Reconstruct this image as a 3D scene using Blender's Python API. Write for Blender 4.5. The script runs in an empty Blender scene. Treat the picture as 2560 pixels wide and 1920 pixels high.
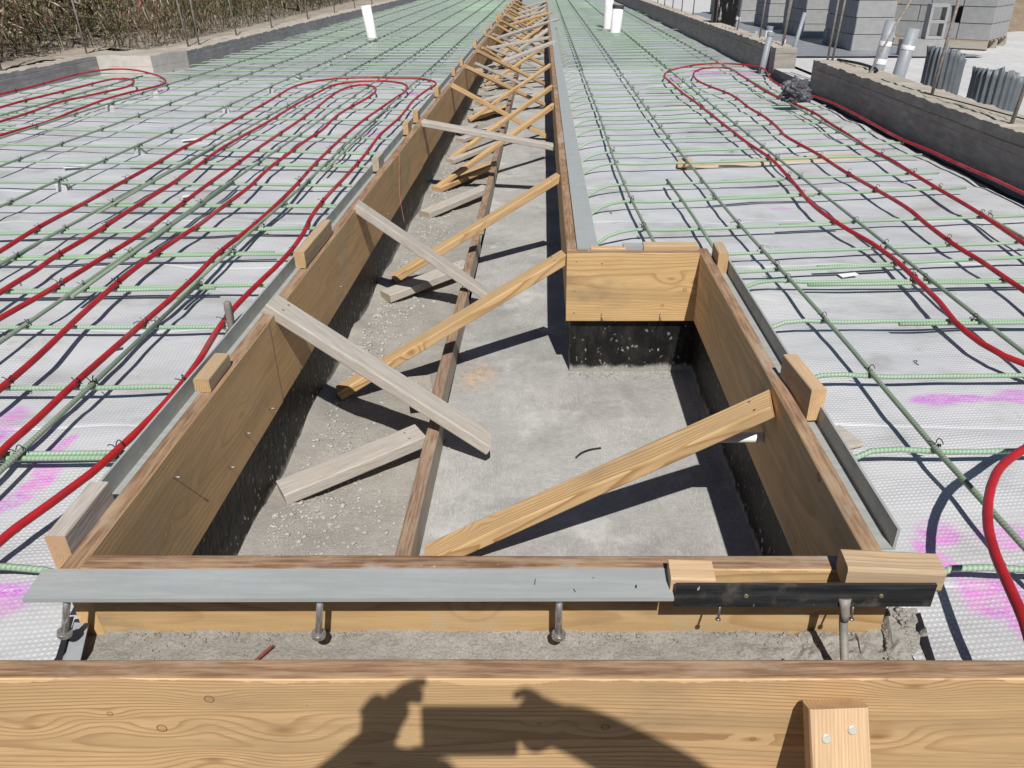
import bpy, bmesh, math, random
from mathutils import Vector, Matrix, noise
R = math.radians
rnd = random.Random(7)
S = bpy.context.scene
COL = S.collection

# ------------------------------------------------------------------ camera, sky, sun, exposure
cam_d = bpy.data.cameras.new('camera')
cam = bpy.data.objects.new('camera', cam_d); COL.objects.link(cam)
cam_d.sensor_width = 36.0; cam_d.lens = 27.0
cam_d.shift_x = -0.0301
cam_d.clip_start = 0.02; cam_d.clip_end = 3000
cam.location = (0, 0, 0.974)
cam.rotation_euler = (R(90 - 28.6), 0, 0)
S.camera = cam

SUN_TO = Vector((0.072, -0.41, 0.53)).normalized()          # towards the sun
wd = bpy.data.worlds.new('World'); S.world = wd; wd.use_nodes = True
wn = wd.node_tree.nodes; wl = wd.node_tree.links
sky = wn.new('ShaderNodeTexSky'); sky.sky_type = 'NISHITA'; sky.sun_disc = False
sky.sun_elevation = math.asin(SUN_TO.z); sky.sun_rotation = math.atan2(SUN_TO.x, SUN_TO.y)
sky.air_density = 0.7; sky.dust_density = 0.8; sky.altitude = 1500
bg = [n for n in wn if n.type == 'BACKGROUND'][0]
wl.new(sky.outputs[0], bg.inputs[0]); bg.inputs[1].default_value = 0.07
sun_d = bpy.data.lights.new('sun', 'SUN'); sun_d.energy = 5.0; sun_d.angle = R(0.5); sun_d.color = (1, 0.97, 0.93)
sun = bpy.data.objects.new('sun', sun_d); COL.objects.link(sun)
sun.rotation_euler = SUN_TO.to_track_quat('Z', 'Y').to_euler()
sun.location = (0, 0, 30)
S.view_settings.view_transform = 'Standard'
try: S.view_settings.look = 'None'
except Exception: pass
S.view_settings.exposure = 0.06; S.view_settings.gamma = 1.0

# ------------------------------------------------------------------ object helpers
def tag(o, label=None, cat=None, group=None, kind=None):
    if label: o['label'] = label
    if cat: o['category'] = cat
    if group: o['group'] = group
    if kind: o['kind'] = kind
    return o
class MB:
    def __init__(s): s.v = []; s.f = []; s.uv = []; s.mi = []; s.sm = []; s.col = None
    def face(s, idx, uv=None, mi=0, sm=False):
        s.f.append(tuple(idx)); s.uv.append(uv or [(0, 0)] * len(idx)); s.mi.append(mi); s.sm.append(sm)
    def box(s, x0, x1, y0, y1, z0, z1, mi=0):
        b = len(s.v)
        for z in (z0, z1):
            for p in ((x0, y0), (x1, y0), (x1, y1), (x0, y1)): s.v.append((p[0], p[1], z))
        for q in ((3, 2, 1, 0), (4, 5, 6, 7), (0, 1, 5, 4), (1, 2, 6, 5), (2, 3, 7, 6), (3, 0, 4, 7)):
            s.face([b + i for i in q], mi=mi)
    def tube(s, pts, r, n=8, caps=True, mi=0, radii=None):
        pts = [Vector(p) for p in pts]; k = len(pts); b = len(s.v); u = 0.0; us = []
        t0 = (pts[1] - pts[0]).normalized()
        a = Vector((0, 0, 1)) if abs(t0.z) < 0.9 else Vector((1, 0, 0))
        nx = t0.cross(a).normalized()
        for i, p in enumerate(pts):
            t = (pts[min(i + 1, k - 1)] - pts[max(i - 1, 0)]).normalized()
            nx = (nx - t * nx.dot(t)).normalized(); ny = t.cross(nx)
            if i: u += (p - pts[i - 1]).length
            us.append(u); rr = radii[i] if radii else r
            for j in range(n):
                an = 2 * math.pi * j / n
                s.v.append(tuple(p + (nx * math.cos(an) + ny * math.sin(an)) * rr))
        for i in range(k - 1):
            for j in range(n):
                j2 = (j + 1) % n
                s.face([b + i * n + j, b + i * n + j2, b + (i + 1) * n + j2, b + (i + 1) * n + j],
                       [(us[i], j / n), (us[i], (j + 1) / n), (us[i + 1], (j + 1) / n), (us[i + 1], j / n)], mi, True)
        if caps:
            s.face([b + j for j in range(n)][::-1], mi=mi); s.face([b + (k - 1) * n + j for j in range(n)], mi=mi)
    def build(s, name, mats, parent=None, loc=None):
        me = bpy.data.meshes.new(name); me.from_pydata(s.v, [], s.f)
        uvl = me.uv_layers.new(name='UVMap')
        flat = []
        for q in s.uv:
            for c in q: flat += [c[0], c[1]]
        uvl.data.foreach_set('uv', flat)
        me.polygons.foreach_set('material_index', s.mi); me.polygons.foreach_set('use_smooth', s.sm)
        if s.col:
            ca = me.color_attributes.new('col', 'FLOAT_COLOR', 'POINT')
            ca.data.foreach_set('color', [c for q in s.col for c in (q[0], q[1], q[2], 1.0)])
        for m in (mats if isinstance(mats, (list, tuple)) else [mats]): me.materials.append(m)
        me.update()
        o = bpy.data.objects.new(name, me); COL.objects.link(o)
        if parent: o.parent = parent
        if loc: o.location = loc
        return o
def empty(name, loc=(0, 0, 0), rz=0):
    o = bpy.data.objects.new(name, None); COL.objects.link(o); o.location = loc; o.rotation_euler = (0, 0, rz); o.empty_display_size = 0.1
    return o
def copy_tree(o, loc=None, rz=None):
    c = o.copy(); COL.objects.link(c)
    if loc is not None: c.location = loc
    if rz is not None: c.rotation_euler = (0, 0, rz)
    for ch in list(o.children):
        d = ch.copy(); COL.objects.link(d); d.parent = c
    return c
ORD = ['first', 'second', 'third', 'fourth', 'fifth', 'sixth', 'seventh', 'eighth', 'ninth', 'tenth', 'eleventh', 'twelfth',
       'thirteenth', 'fourteenth', 'fifteenth', 'sixteenth', 'seventeenth', 'eighteenth', 'nineteenth', 'twentieth']
def spline(pts, step):
    P = [Vector(p) for p in pts]; P = [P[0] * 2 - P[1]] + P + [P[-1] * 2 - P[-2]]; out = []
    for i in range(1, len(P) - 2):
        L = (P[i + 1] - P[i]).length; n = max(1, int(L / step))
        for k in range(n):
            t = k / n; a, b, c, d = P[i - 1], P[i], P[i + 1], P[i + 2]
            out.append(0.5 * ((2 * b) + (c - a) * t + (2 * a - 5 * b + 4 * c - d) * t * t + (3 * b - a - 3 * c + d) * t ** 3))
    out.append(P[-2]); return out

# ------------------------------------------------------------------ material helpers
class NT:
    def __init__(s, name):
        s.m = bpy.data.materials.new(name); s.m.use_nodes = True; s.t = s.m.node_tree
        s.b = [n for n in s.t.nodes if n.type == 'BSDF_PRINCIPLED'][0]
        s.tc = s.n('ShaderNodeTexCoord')
    def n(s, ty, **kw):
        o = s.t.nodes.new(ty)
        for k, v in kw.items(): setattr(o, k, v)
        return o
    def put(s, sock, v):
        if isinstance(v, bpy.types.NodeSocket): s.t.links.new(v, sock)
        else: sock.default_value = v
    def math(s, op, a, b=0.0, c=0.0, clamp=False):
        o = s.n('ShaderNodeMath', operation=op, use_clamp=clamp)
        s.put(o.inputs[0], a); s.put(o.inputs[1], b); s.put(o.inputs[2], c); return o.outputs[0]
    def vmath(s, op, a, b=(0, 0, 0)):
        o = s.n('ShaderNodeVectorMath', operation=op); s.put(o.inputs[0], a)
        if op == 'SCALE': s.put(o.inputs['Scale'], b)
        else: s.put(o.inputs[1], b)
        return o.outputs[0]
    def noise(s, vec, scale, detail=3.0, rough=0.55, out=0):
        o = s.n('ShaderNodeTexNoise'); s.put(o.inputs['Vector'], vec); s.put(o.inputs['Scale'], scale)
        o.inputs['Detail'].default_value = detail; o.inputs['Roughness'].default_value = rough; return o.outputs[out]
    def voro(s, vec, scale, feature='F1', out='Distance', rnd=1.0):
        o = s.n('ShaderNodeTexVoronoi', feature=feature); s.put(o.inputs['Vector'], vec); o.inputs['Scale'].default_value = scale
        o.inputs['Randomness'].default_value = rnd; return o.outputs[out]
    def ramp(s, f, lo, hi, a=0.0, b=1.0, smooth=True):
        o = s.n('ShaderNodeMapRange', interpolation_type='SMOOTHSTEP' if smooth else 'LINEAR'); s.put(o.inputs['Value'], f)
        s.put(o.inputs['From Min'], lo); s.put(o.inputs['From Max'], hi); s.put(o.inputs['To Min'], a); s.put(o.inputs['To Max'], b); return o.outputs[0]
    def mix(s, f, a, b, blend='MIX'):
        o = s.n('ShaderNodeMix', data_type='RGBA', blend_type=blend)
        s.put(o.inputs[0], f)
        for k, v in ((6, a), (7, b)):
            if isinstance(v, tuple) and len(v) == 3: v = v + (1.0,)
            s.put(o.inputs[k], v)
        return o.outputs[2]
    def xyz(s, v):
        o = s.n('ShaderNodeSeparateXYZ'); s.put(o.inputs[0], v); return o.outputs
    def comb(s, x, y, z):
        o = s.n('ShaderNodeCombineXYZ'); s.put(o.inputs[0], x); s.put(o.inputs[1], y); s.put(o.inputs[2], z); return o.outputs[0]
    def bump(s, h, strength=0.5, dist=0.01, prev=None):
        o = s.n('ShaderNodeBump'); s.put(o.inputs['Height'], h); o.inputs['Strength'].default_value = strength; o.inputs['Distance'].default_value = dist
        if prev is not None: s.put(o.inputs['Normal'], prev)
        return o.outputs[0]
    def fin(s, col, rough=0.7, nrm=None, metal=0.0, spec=0.3):
        if isinstance(col, tuple) and len(col) == 3: col = col + (1.0,)
        s.put(s.b.inputs['Base Color'], col); s.put(s.b.inputs['Roughness'], rough); s.put(s.b.inputs['Metallic'], metal)
        s.put(s.b.inputs['Specular IOR Level'], spec)
        if nrm is not None: s.put(s.b.inputs['Normal'], nrm)
        return s.m
    def rand(s): return s.n('ShaderNodeObjectInfo').outputs['Random']

def wood(name, light, dark, ring=0.007, klist=None, wand=0.11, splin=0.0, pith=(-0.07, -0.03), grey=0.0, stain=0.3, knots=1.0, topdirt=0.0, contrast=1.0, splash=0.0):
    t = NT(name); p = t.tc.outputs['Object']; r = t.rand()
    off = t.vmath('SCALE', (37.1, 17.7, 53.3), r); po = t.vmath('ADD', p, off)
    x, y, z = t.xyz(p)
    # slow wander of the pith along the length
    wob = t.noise(t.vmath('MULTIPLY', po, (0.9, 3, 3)), 1.0, 2.0, 0.5, 1)
    wob = t.vmath('SCALE', t.vmath('SUBTRACT', wob, (0.5, 0.5, 0.5)), wand)
    fine = t.noise(t.vmath('MULTIPLY', po, (6, 30, 30)), 1.0, 3.0, 0.6)
    # knots
    ox, oy, oz = t.xyz(po)
    kv = t.comb(t.math('MULTIPLY', ox, 4.2), t.math('MULTIPLY', t.math('ADD', oy, t.math('MULTIPLY', oz, 1.13)), 4.6), 0.0)
    rare = t.math('GREATER_THAN', t.voro(kv, 1.0, out='Color'), 0.52)
    kd = t.voro(kv, 1.0)
    khalo = t.math('MULTIPLY', t.ramp(kd, 0.0, 0.3, 1.0, 0.0), rare)
    q = t.vmath('ADD', p, wob)
    _, qy, qz = t.xyz(q)
    sgn = t.math('SUBTRACT', t.math('MULTIPLY', t.math('GREATER_THAN', r, 0.5), 2.0), 1.0)
    py = t.math('MULTIPLY', sgn, pith[0])
    dy = t.math('SUBTRACT', qy, py); dz = t.math('SUBTRACT', qz, t.math('ADD', pith[1], t.math('MULTIPLY', t.math('FRACT', t.math('MULTIPLY', r, 7.3)), 0.06)))
    rr = t.math('SQRT', t.math('ADD', t.math('MULTIPLY', dy, dy), t.math('MULTIPLY', dz, dz)))
    rr = t.math('ADD', rr, t.math('MULTIPLY', khalo, 0.022 * knots))
    kc = kr_ = None
    for (kx, kz, kr) in (klist or []):
        d_ = t.vmath('MULTIPLY', t.vmath('SUBTRACT', p, (kx, 0, kz)), (1, 0, 1)); d_ = t.vmath('ADD', d_, t.vmath('SCALE', wob, 0.03))
        ln = t.n('ShaderNodeVectorMath', operation='LENGTH'); t.put(ln.inputs[0], d_)
        le = t.n('ShaderNodeVectorMath', operation='LENGTH'); t.put(le.inputs[0], t.vmath('MULTIPLY', d_, (0.38, 0, 1)))
        rr = t.math('ADD', rr, t.ramp(le.outputs['Value'], 0.0, kr * 4.0, kr * 1.1, 0.0))
        c1 = t.ramp(ln.outputs['Value'], kr * 0.7, kr * 1.15, 0.25, 0.0) if kr < .0095 else t.ramp(le.outputs['Value'], 0.0, kr * 1.0, 0.6, 0.0)
        r1 = t.math('MULTIPLY', 0.0 if kr > .0095 else 1.0, t.ramp(ln.outputs['Value'], kr * .7, kr * .8)) if kr > .0095 else t.math('MULTIPLY', t.ramp(ln.outputs['Value'], kr * 0.74, kr * 0.86), t.ramp(ln.outputs['Value'], kr * 0.86, kr * 1.05, 1.0, 0.0))
        kc = c1 if kc is None else t.math('MAXIMUM', kc, c1); kr_ = r1 if kr_ is None else t.math('MAXIMUM', kr_, r1)
    rr = t.math('ADD', rr, t.math('MULTIPLY', fine, 0.003))
    fr = t.math('FRACT', t.math('DIVIDE', rr, ring))
    late = t.math('MULTIPLY', t.ramp(fr, 0.45, 0.92), t.ramp(fr, 0.92, 1.0, 1.0, 0.0))
    vary = t.noise(t.vmath('MULTIPLY', po, (1.2, 10, 10)), 1.0, 3.0)
    late = t.math('MULTIPLY', late, t.ramp(vary, 0.25, 0.7, 0.35, 1.0))
    fib = t.noise(t.vmath('MULTIPLY', po, (14, 420, 420)), 1.0, 2.0)
    col = t.mix(t.math('MULTIPLY', late, 0.75 * contrast), light, dark)
    col = t.mix(t.ramp(fib, 0.3, 0.75, 0.0, 0.3), col, dark)
    tone = t.noise(t.vmath('MULTIPLY', po, (1.3, 16, 16)), 1.0, 5.0, 0.65)
    col = t.mix(t.ramp(tone, 0.38, 0.68, 0.0, 0.75), col, tuple(c * 0.66 for c in light))
    if knots > 0:
        kcol = tuple(c * 0.28 for c in dark)
        kring = t.math('MULTIPLY', t.ramp(kd, 0.028, 0.042), t.ramp(kd, 0.042, 0.06, 1.0, 0.0))
        col = t.mix(t.math('MULTIPLY', t.math('MULTIPLY', t.ramp(kd, 0.03, 0.075, 0.75, 0.0), rare), knots), col, tuple(c * 0.75 for c in dark))
        col = t.mix(t.math('MULTIPLY', t.math('MULTIPLY', kring, rare), knots), col, kcol)
    if kc is not None:
        col = t.mix(kc, col, tuple(c * 0.8 for c in dark)); col = t.mix(t.math('MULTIPLY', kr_, 0.9), col, (0.05, 0.022, 0.012))
    # handling stains
    st = t.noise(t.vmath('ADD', t.vmath('MULTIPLY', po, (3, 7, 7)), (9, 2, 4)), 1.0, 5.0, 0.65)
    col = t.mix(t.ramp(st, 0.52, 0.78, 0.0, stain), col, (0.16, 0.13, 0.10))
    if grey > 0:
        gn = t.noise(t.vmath('MULTIPLY', po, (5, 40, 40)), 1.0, 4.0, 0.65)
        gc = t.mix(t.ramp(fib, 0.3, 0.7), (0.50, 0.48, 0.445), (0.33, 0.305, 0.275))
        nx_ = t.math('ABSOLUTE', t.xyz(t.tc.outputs['Normal'])[0])
        col = t.mix(t.math('MULTIPLY', t.ramp(gn, 0.2, 0.62, 0.6 * grey, grey), t.ramp(nx_, 0.6, 0.9, 1.0, 0.1)), col, gc)
    if topdirt > 0:
        nz = t.xyz(t.tc.outputs['Normal'])[2]
        tn = t.noise(t.vmath('MULTIPLY', po, (9, 150, 150)), 1.0, 5.0, 0.65); tn2 = t.noise(t.vmath('MULTIPLY', po, (4, 12, 12)), 1.0, 5.0, 0.65)
        tcol = t.mix(t.ramp(tn, 0.35, 0.65), (0.135, 0.07, 0.04), (0.32, 0.20, 0.125))
        tcol = t.mix(t.ramp(tn2, 0.45, 0.7, 0.0, 0.6), tcol, (0.40, 0.29, 0.19))
        tcol = t.mix(t.ramp(st, 0.55, 0.7, 0.0, 0.6), tcol, (0.42, 0.39, 0.36))
        edge = t.noise(t.vmath('MULTIPLY', po, (9, 3, 3)), 1.0, 3.0)
        col = t.mix(t.math('MULTIPLY', t.ramp(nz, 0.55, 0.9), t.ramp(edge, 0.2, 0.45, 0.75 * topdirt, topdirt)), col, tcol)
    if splin > 0:
        en = t.noise(t.vmath('MULTIPLY', po, (5, 40, 2)), 1.0, 5.0, 0.7)
        ed = t.math('SUBTRACT', splin, t.math('ABSOLUTE', z))
        lim = t.ramp(en, 0.35, 0.7, 0.0, 0.016)
        col = t.mix(t.math('MULTIPLY', t.math('MULTIPLY', t.ramp(t.math('SUBTRACT', lim, ed), 0.0, 0.003), t.ramp(t.xyz(t.tc.outputs['Normal'])[2], 0.3, 0.75, 0.75, 0.0)), t.math('GREATER_THAN', z, 0.0)), col, (0.70, 0.48, 0.25))
    if splash > 0:
        sp = t.voro(t.vmath('MULTIPLY', po, (1.0, 1.0, 0.45)), 55.0)
        sm = t.noise(po, 2.2, 2.0)
        col = t.mix(t.math('MULTIPLY', t.ramp(sp, 0.1, 0.2, 1.0, 0.0), t.ramp(sm, 0.56, 0.68, 0.0, splash)), col, (0.62, 0.6, 0.56))
        film = t.noise(t.vmath('MULTIPLY', po, (7, 7, 2.5)), 1.0, 5.0, 0.7)
        col = t.mix(t.ramp(film, 0.5, 0.8, 0.0, 0.45), col, (0.42, 0.38, 0.32))
    nrm = t.bump(t.math('ADD', t.math('MULTIPLY', late, 0.6), fib), 0.25, 0.0012)
    return t.fin(col, 0.72, nrm, spec=0.2)

def speckle_concrete(name, a, b, spk=0.35, bump=0.5, broom=False, board=False, chalk=None, orange=None):
    t = NT(name); p = t.tc.outputs['Object']
    big = t.noise(p, 1.7, 5.0, 0.65); mid = t.noise(p, 11.0, 5.0, 0.7); fin = t.noise(p, 190.0, 3.0, 0.7)
    col = t.mix(t.ramp(big, 0.3, 0.7), a, b)
    col = t.mix(t.ramp(mid, 0.35, 0.75, 0.0, 0.5), col, tuple(c * 0.72 for c in a))
    col = t.mix(t.ramp(fin, 0.35, 0.7, 0.0, spk), col, tuple(c * 0.5 for c in a))
    pits = t.voro(p, 60.0); pm = t.noise(p, 5.0)
    col = t.mix(t.math('MULTIPLY', t.ramp(pits, 0.07, 0.14, 1.0, 0.0), t.ramp(pm, 0.5, 0.65, 0.0, 0.6)), col, tuple(c * 0.35 for c in a))
    lumps = t.noise(t.vmath('MULTIPLY', p, (1, 1, 1)), 45.0, 3.0, 0.6)
    h = t.math('ADD', t.math('MULTIPLY', fin, 0.5), lumps)
    if broom:
        br = t.noise(t.vmath('MULTIPLY', p, (55, 420, 1)), 1.0, 3.0, 0.6)
        br2 = t.noise(t.vmath('MULTIPLY', t.vmath('ADD', p, (3, 1, 0)), (330, 60, 1)), 1.0, 2.0, 0.6)
        sel = t.ramp(t.noise(p, 3.0), 0.4, 0.6)
        b_ = t.math('ADD', t.math('MULTIPLY', br, sel), t.math('MULTIPLY', br2, t.math('SUBTRACT', 1.0, sel)))
        col = t.mix(t.ramp(b_, 0.42, 0.7, 0.0, 0.32), col, tuple(min(1, c * 1.45) for c in b))
        h = t.math('ADD', h, b_)
    if broom:
        dm = t.noise(t.vmath('ADD', p, (7, 3, 0)), 2.6, 6.0, 0.68); col = t.mix(t.ramp(dm, 0.5, 0.68, 0.0, 0.55), col, tuple(c * 0.62 for c in a)); lt = t.noise(t.vmath('ADD', p, (2, 8, 0)), 3.4, 6.0, 0.7); col = t.mix(t.ramp(lt, 0.54, 0.72, 0.0, 0.6), col, (0.56, 0.55, 0.52))
    if orange:
        d = t.vmath('SUBTRACT', p, orange); d = t.vmath('MULTIPLY', d, (9.5, 6, 0)); ln = t.n('ShaderNodeVectorMath', operation='LENGTH'); t.put(ln.inputs[0], d)
        on = t.noise(p, 26.0, 4.0, 0.7)
        m = t.math('MULTIPLY', t.ramp(ln.outputs['Value'], 0.2, 1.0, 1.0, 0.0), t.ramp(on, 0.4, 0.62))
        col = t.mix(t.math('MULTIPLY', m, 0.6), col, (0.66, 0.38, 0.17))
    if board:
        z = t.xyz(p)[2]
        for zz in board:
            lip = t.math('ABSOLUTE', t.math('SUBTRACT', z, t.math('ADD', zz, t.math('MULTIPLY', t.noise(p, 4.0, 2.0), 0.012))))
            col = t.mix(t.ramp(lip, 0.001, 0.006, 0.35, 0.0), col, tuple(c * 0.4 for c in a)); h = t.math('SUBTRACT', h, t.ramp(lip, 0.0, 0.008, 1.5, 0.0))
        stre = t.noise(t.vmath('MULTIPLY', p, (5, 5, 26)), 1.0, 4.0, 0.6)
        col = t.mix(t.ramp(stre, 0.4, 0.75, 0.0, 0.5), col, tuple(min(1, c * 1.35) for c in b))
    if chalk is not None:
        z = t.xyz(p)[2]
        d = t.math('ABSOLUTE', t.math('SUBTRACT', z, chalk))
        cn = t.noise(p, 9.0, 3.0)
        col = t.mix(t.math('MULTIPLY', t.ramp(d, 0.0015, 0.0045, 1.0, 0.0), t.ramp(cn, 0.35, 0.6, 0.1, 0.65)), col, (0.36, 0.09, 0.07))
    return t.fin(col, 0.88, t.bump(h, bump, 0.004), spec=0.2)

def plain(name, col, rough=0.5, metal=0.0, var=0.25, scale=20.0, bump=0.15, dirt=None, spec=0.4):
    t = NT(name); p = t.tc.outputs['Object']; n = t.noise(p, scale, 4.0, 0.65)
    c = t.mix(t.ramp(n, 0.3, 0.75, 0.0, 1.0), tuple(min(1, k * (1 + var)) for k in col), tuple(k * (1 - var) for k in col))
    if dirt:
        d = t.noise(t.vmath('ADD', p, (5, 3, 8)), scale * 0.3, 5.0, 0.7); c = t.mix(t.ramp(d, 0.5, 0.72, 0.0, 0.75), c, dirt)
    return t.fin(c, t.ramp(n, 0.2, 0.8, max(0.05, rough - 0.12), min(1, rough + 0.12)), t.bump(n, bump, 0.002), metal, spec)

def rebar_mat(name, a, b, dust, bands=True):
    t = NT(name); uv = t.tc.outputs['UV']; u, v, _ = t.xyz(uv); p = t.tc.outputs['Object']; r = t.rand()
    ph = t.math('ADD', t.math('MULTIPLY', u, 2 * math.pi / 0.0105), t.math('MULTIPLY', t.math('ABSOLUTE', t.math('SUBTRACT', v, 0.5)), 7.0))
    rib = t.ramp(t.math('SINE', ph), 0.1, 0.8)
    n = t.noise(t.vmath('ADD', t.comb(u, v, r), t.vmath('SCALE', (31, 7, 3), r)), 5.0, 4.0, 0.7)
    c = t.mix(t.math('MULTIPLY', r, 0.7), a, b)
    c = t.mix(t.ramp(n, 0.4, 0.75, 0.0, 0.75), c, dust)
    c = t.mix(t.math('MULTIPLY', rib, 0.38), c, tuple(k * 0.35 for k in a))
    if bands:
        bn = t.noise(t.vmath('ADD', t.comb(t.math('MULTIPLY', u, 6.0), 0.0, 0.0), t.vmath('SCALE', (91, 0, 0), r)), 1.0, 0.0)
        c = t.mix(t.ramp(bn, 0.77, 0.79, 0.0, 0.9), c, (0.02, 0.025, 0.02))
    return t.fin(c, 0.5, t.bump(rib, 0.6, 0.0010), spec=0.4)

W_FORM = wood('wood_form_weathered', (0.72, 0.47, 0.225), (0.44, 0.25, 0.10), ring=0.011, grey=0.05, stain=0.42, topdirt=0.92, contrast=0.7, splash=0.8, knots=0.6)
W_FORM2 = wood('wood_form_light', (0.56, 0.38, 0.185), (0.32, 0.175, 0.07), ring=0.010, pith=(-0.09, 0.0), stain=0.55, topdirt=0.95, contrast=1.2, knots=0.8, splin=0.142, splash=0.4)
W_BOX = wood('wood_form_box', (0.78, 0.52, 0.255), (0.46, 0.26, 0.11), ring=0.012, pith=(-0.09, 0.0), stain=0.7, topdirt=0.92, contrast=1.0, knots=0.8, grey=0.08, splash=0.4)  # lighter copy of the form wood, bounce light put into its colour
W_RET = wood('wood_form_clean', (0.62, 0.42, 0.20), (0.32, 0.165, 0.06), ring=0.008, wand=0.06, klist=[(.41, .038, .010), (.467, -.007, .008), (.384, -.074, .007)], pith=(-0.08, -0.02), stain=0.5, topdirt=0.85, contrast=0.85)
KNOTS = [(1.221, 0.095, 0.0085), (1.054, 0.06, 0.0055), (1.129, 0.025, 0.009), (1.197, -0.055, 0.012), (0.917, 0.029, 0.01), (1.326, 0.019, 0.015), (1.374, 0.081, 0.0016), (1.745, 0.037, 0.004), (1.852, 0.029, 0.0075), (2.096, -0.001, 0.005), (2.333, 0.124, 0.010), (2.3, 0.004, 0.012), (1.453, -0.064, 0.012)]
W_FRONT = wood('wood_front_plank', (0.60, 0.405, 0.21), (0.27, 0.13, 0.05), ring=0.0050, pith=(0.085, -0.05), stain=0.4, topdirt=0.85, splin=0.142, contrast=1.1, knots=0, klist=KNOTS, wand=0.07)
W_NEW = wood('wood_brace_fresh', (0.60, 0.41, 0.21), (0.30, 0.15, 0.055), ring=0.0085, pith=(-0.05, -0.04), stain=0.4, topdirt=0.0, contrast=1.25)
W_OLD = wood('wood_brace_grey', (0.50, 0.42, 0.31), (0.24, 0.165, 0.10), ring=0.0085, pith=(-0.05, -0.04), grey=0.78, stain=0.45, knots=0.8)
W_KICK = wood('wood_kicker', (0.46, 0.36, 0.25), (0.28, 0.19, 0.11), ring=0.006, pith=(-0.06, -0.03), grey=0.6, stain=0.4, topdirt=0.85)
W_CLEAT = wood('wood_cleat', (0.56, 0.38, 0.195), (0.33, 0.18, 0.075), ring=0.006, pith=(-0.04, -0.03), grey=0.25, stain=0.5, contrast=1.3)
W_CORNER = wood('wood_corner_block', (0.60, 0.38, 0.21), (0.40, 0.19, 0.08), ring=0.006, pith=(-0.03, -0.06), grey=0.9, stain=0.3)
W_END = wood('wood_block_pale', (0.64, 0.43, 0.235), (0.46, 0.25, 0.10), ring=0.0065, pith=(-0.05, -0.04), grey=0.15, stain=0.3, contrast=1.2)
M_FLOOR = speckle_concrete('concrete_trench_floor', (0.33, 0.32, 0.30), (0.44, 0.43, 0.405), 0.3, 0.35, broom=True, orange=(-0.27, 2.83, 0))
M_DIRT = speckle_concrete('dirt_trench', (0.31, 0.29, 0.255), (0.40, 0.375, 0.335), 0.45, 0.9)
M_GRAVEL = plain('gravel_stone', (0.36, 0.35, 0.32), 0.85, 0, 0.25, 30, 0.3)
M_LEDGE = speckle_concrete('concrete_ledge', (0.30, 0.28, 0.25), (0.38, 0.36, 0.325), 0.6, 1.0)
M_WALL_L = speckle_concrete('concrete_curb_left', (0.29, 0.285, 0.275), (0.37, 0.36, 0.345), 0.3, 0.5, board=(-0.012,), chalk=-0.05)
M_WALL_R = speckle_concrete('concrete_curb_right', (0.28, 0.26, 0.225), (0.37, 0.345, 0.30), 0.35, 0.9, board=(0.075,), chalk=0.03)
M_TOP = speckle_concrete('concrete_curb_top', (0.38, 0.34, 0.28), (0.48, 0.44, 0.37), 0.5, 1.0)
M_PIER = speckle_concrete('concrete_pilaster', (0.50, 0.47, 0.42), (0.60, 0.57, 0.51), 0.3, 0.5, chalk=-0.075)
M_SLAB = speckle_concrete('concrete_slab_right', (0.50, 0.495, 0.48), (0.60, 0.59, 0.575), 0.2, 0.2)
M_CMU = speckle_concrete('concrete_block', (0.36, 0.36, 0.355), (0.42, 0.42, 0.41), 0.55, 0.8)
M_GROUND = speckle_concrete('earth_ground', (0.22, 0.17, 0.115), (0.33, 0.27, 0.2), 0.5, 1.0)
M_BERM = speckle_concrete('earth_berm', (0.30, 0.255, 0.20), (0.42, 0.37, 0.30), 0.4, 1.0)
M_GREEN = rebar_mat('rebar_green_epoxy', (0.24, 0.38, 0.225), (0.28, 0.43, 0.295), (0.42, 0.46, 0.39))
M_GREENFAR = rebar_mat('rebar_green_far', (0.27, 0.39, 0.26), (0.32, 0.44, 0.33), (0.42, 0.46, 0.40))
M_GREEN_SHADED = rebar_mat('rebar_green_shaded', (0.20, 0.27, 0.18), (0.225, 0.295, 0.21), (0.34, 0.36, 0.30), bands=False)  # darker copy of the epoxy green, shade on lengthwise bars put into the colour
M_STEEL = plain('rebar_rusty', (0.25, 0.215, 0.185), 0.75, 0.2, 0.35, 40, 0.4, dirt=(0.33, 0.28, 0.23))
M_STAKE = plain('stake_wood', (0.33, 0.24, 0.16), 0.8, 0, 0.3, 30)
M_TIE = plain('wire_black', (0.018, 0.018, 0.018), 0.5, 0.3, 0.2, 50)
M_TIEST = plain('wire_steel', (0.14, 0.13, 0.12), 0.45, 0.7, 0.2, 50)
M_PEX = plain('pipe_red', (0.34, 0.014, 0.018), 0.45, 0, 0.25, 9, 0.06, dirt=(0.33, 0.085, 0.08))
M_ANGLE = plain('steel_angle_grey', (0.36, 0.37, 0.345), 0.55, 0.1, 0.12, 12, 0.08)
def steel_streak(name, a, b, rough, metal, marks):
    t = NT(name); p = t.tc.outputs['Object']
    n = t.noise(t.vmath('MULTIPLY', p, (5, 60, 90)), 1.0, 4.0, 0.65); n2 = t.noise(p, 16.0, 5.0, 0.7); n3 = t.noise(t.vmath('MULTIPLY', p, (40, 14, 14)), 1.0, 3.0, 0.7)
    c = t.mix(t.ramp(n, 0.35, 0.7), a, b); c = t.mix(t.ramp(n2, 0.52, 0.75, 0.0, 0.7), c, marks); c = t.mix(t.ramp(n3, 0.72, 0.76, 0.0, 0.8), c, (0.62, 0.62, 0.6))
    return t.fin(c, t.ramp(n2, 0.3, 0.7, rough - .12, rough + .15), t.bump(n, 0.2, 0.001), metal, 0.4)
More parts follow.
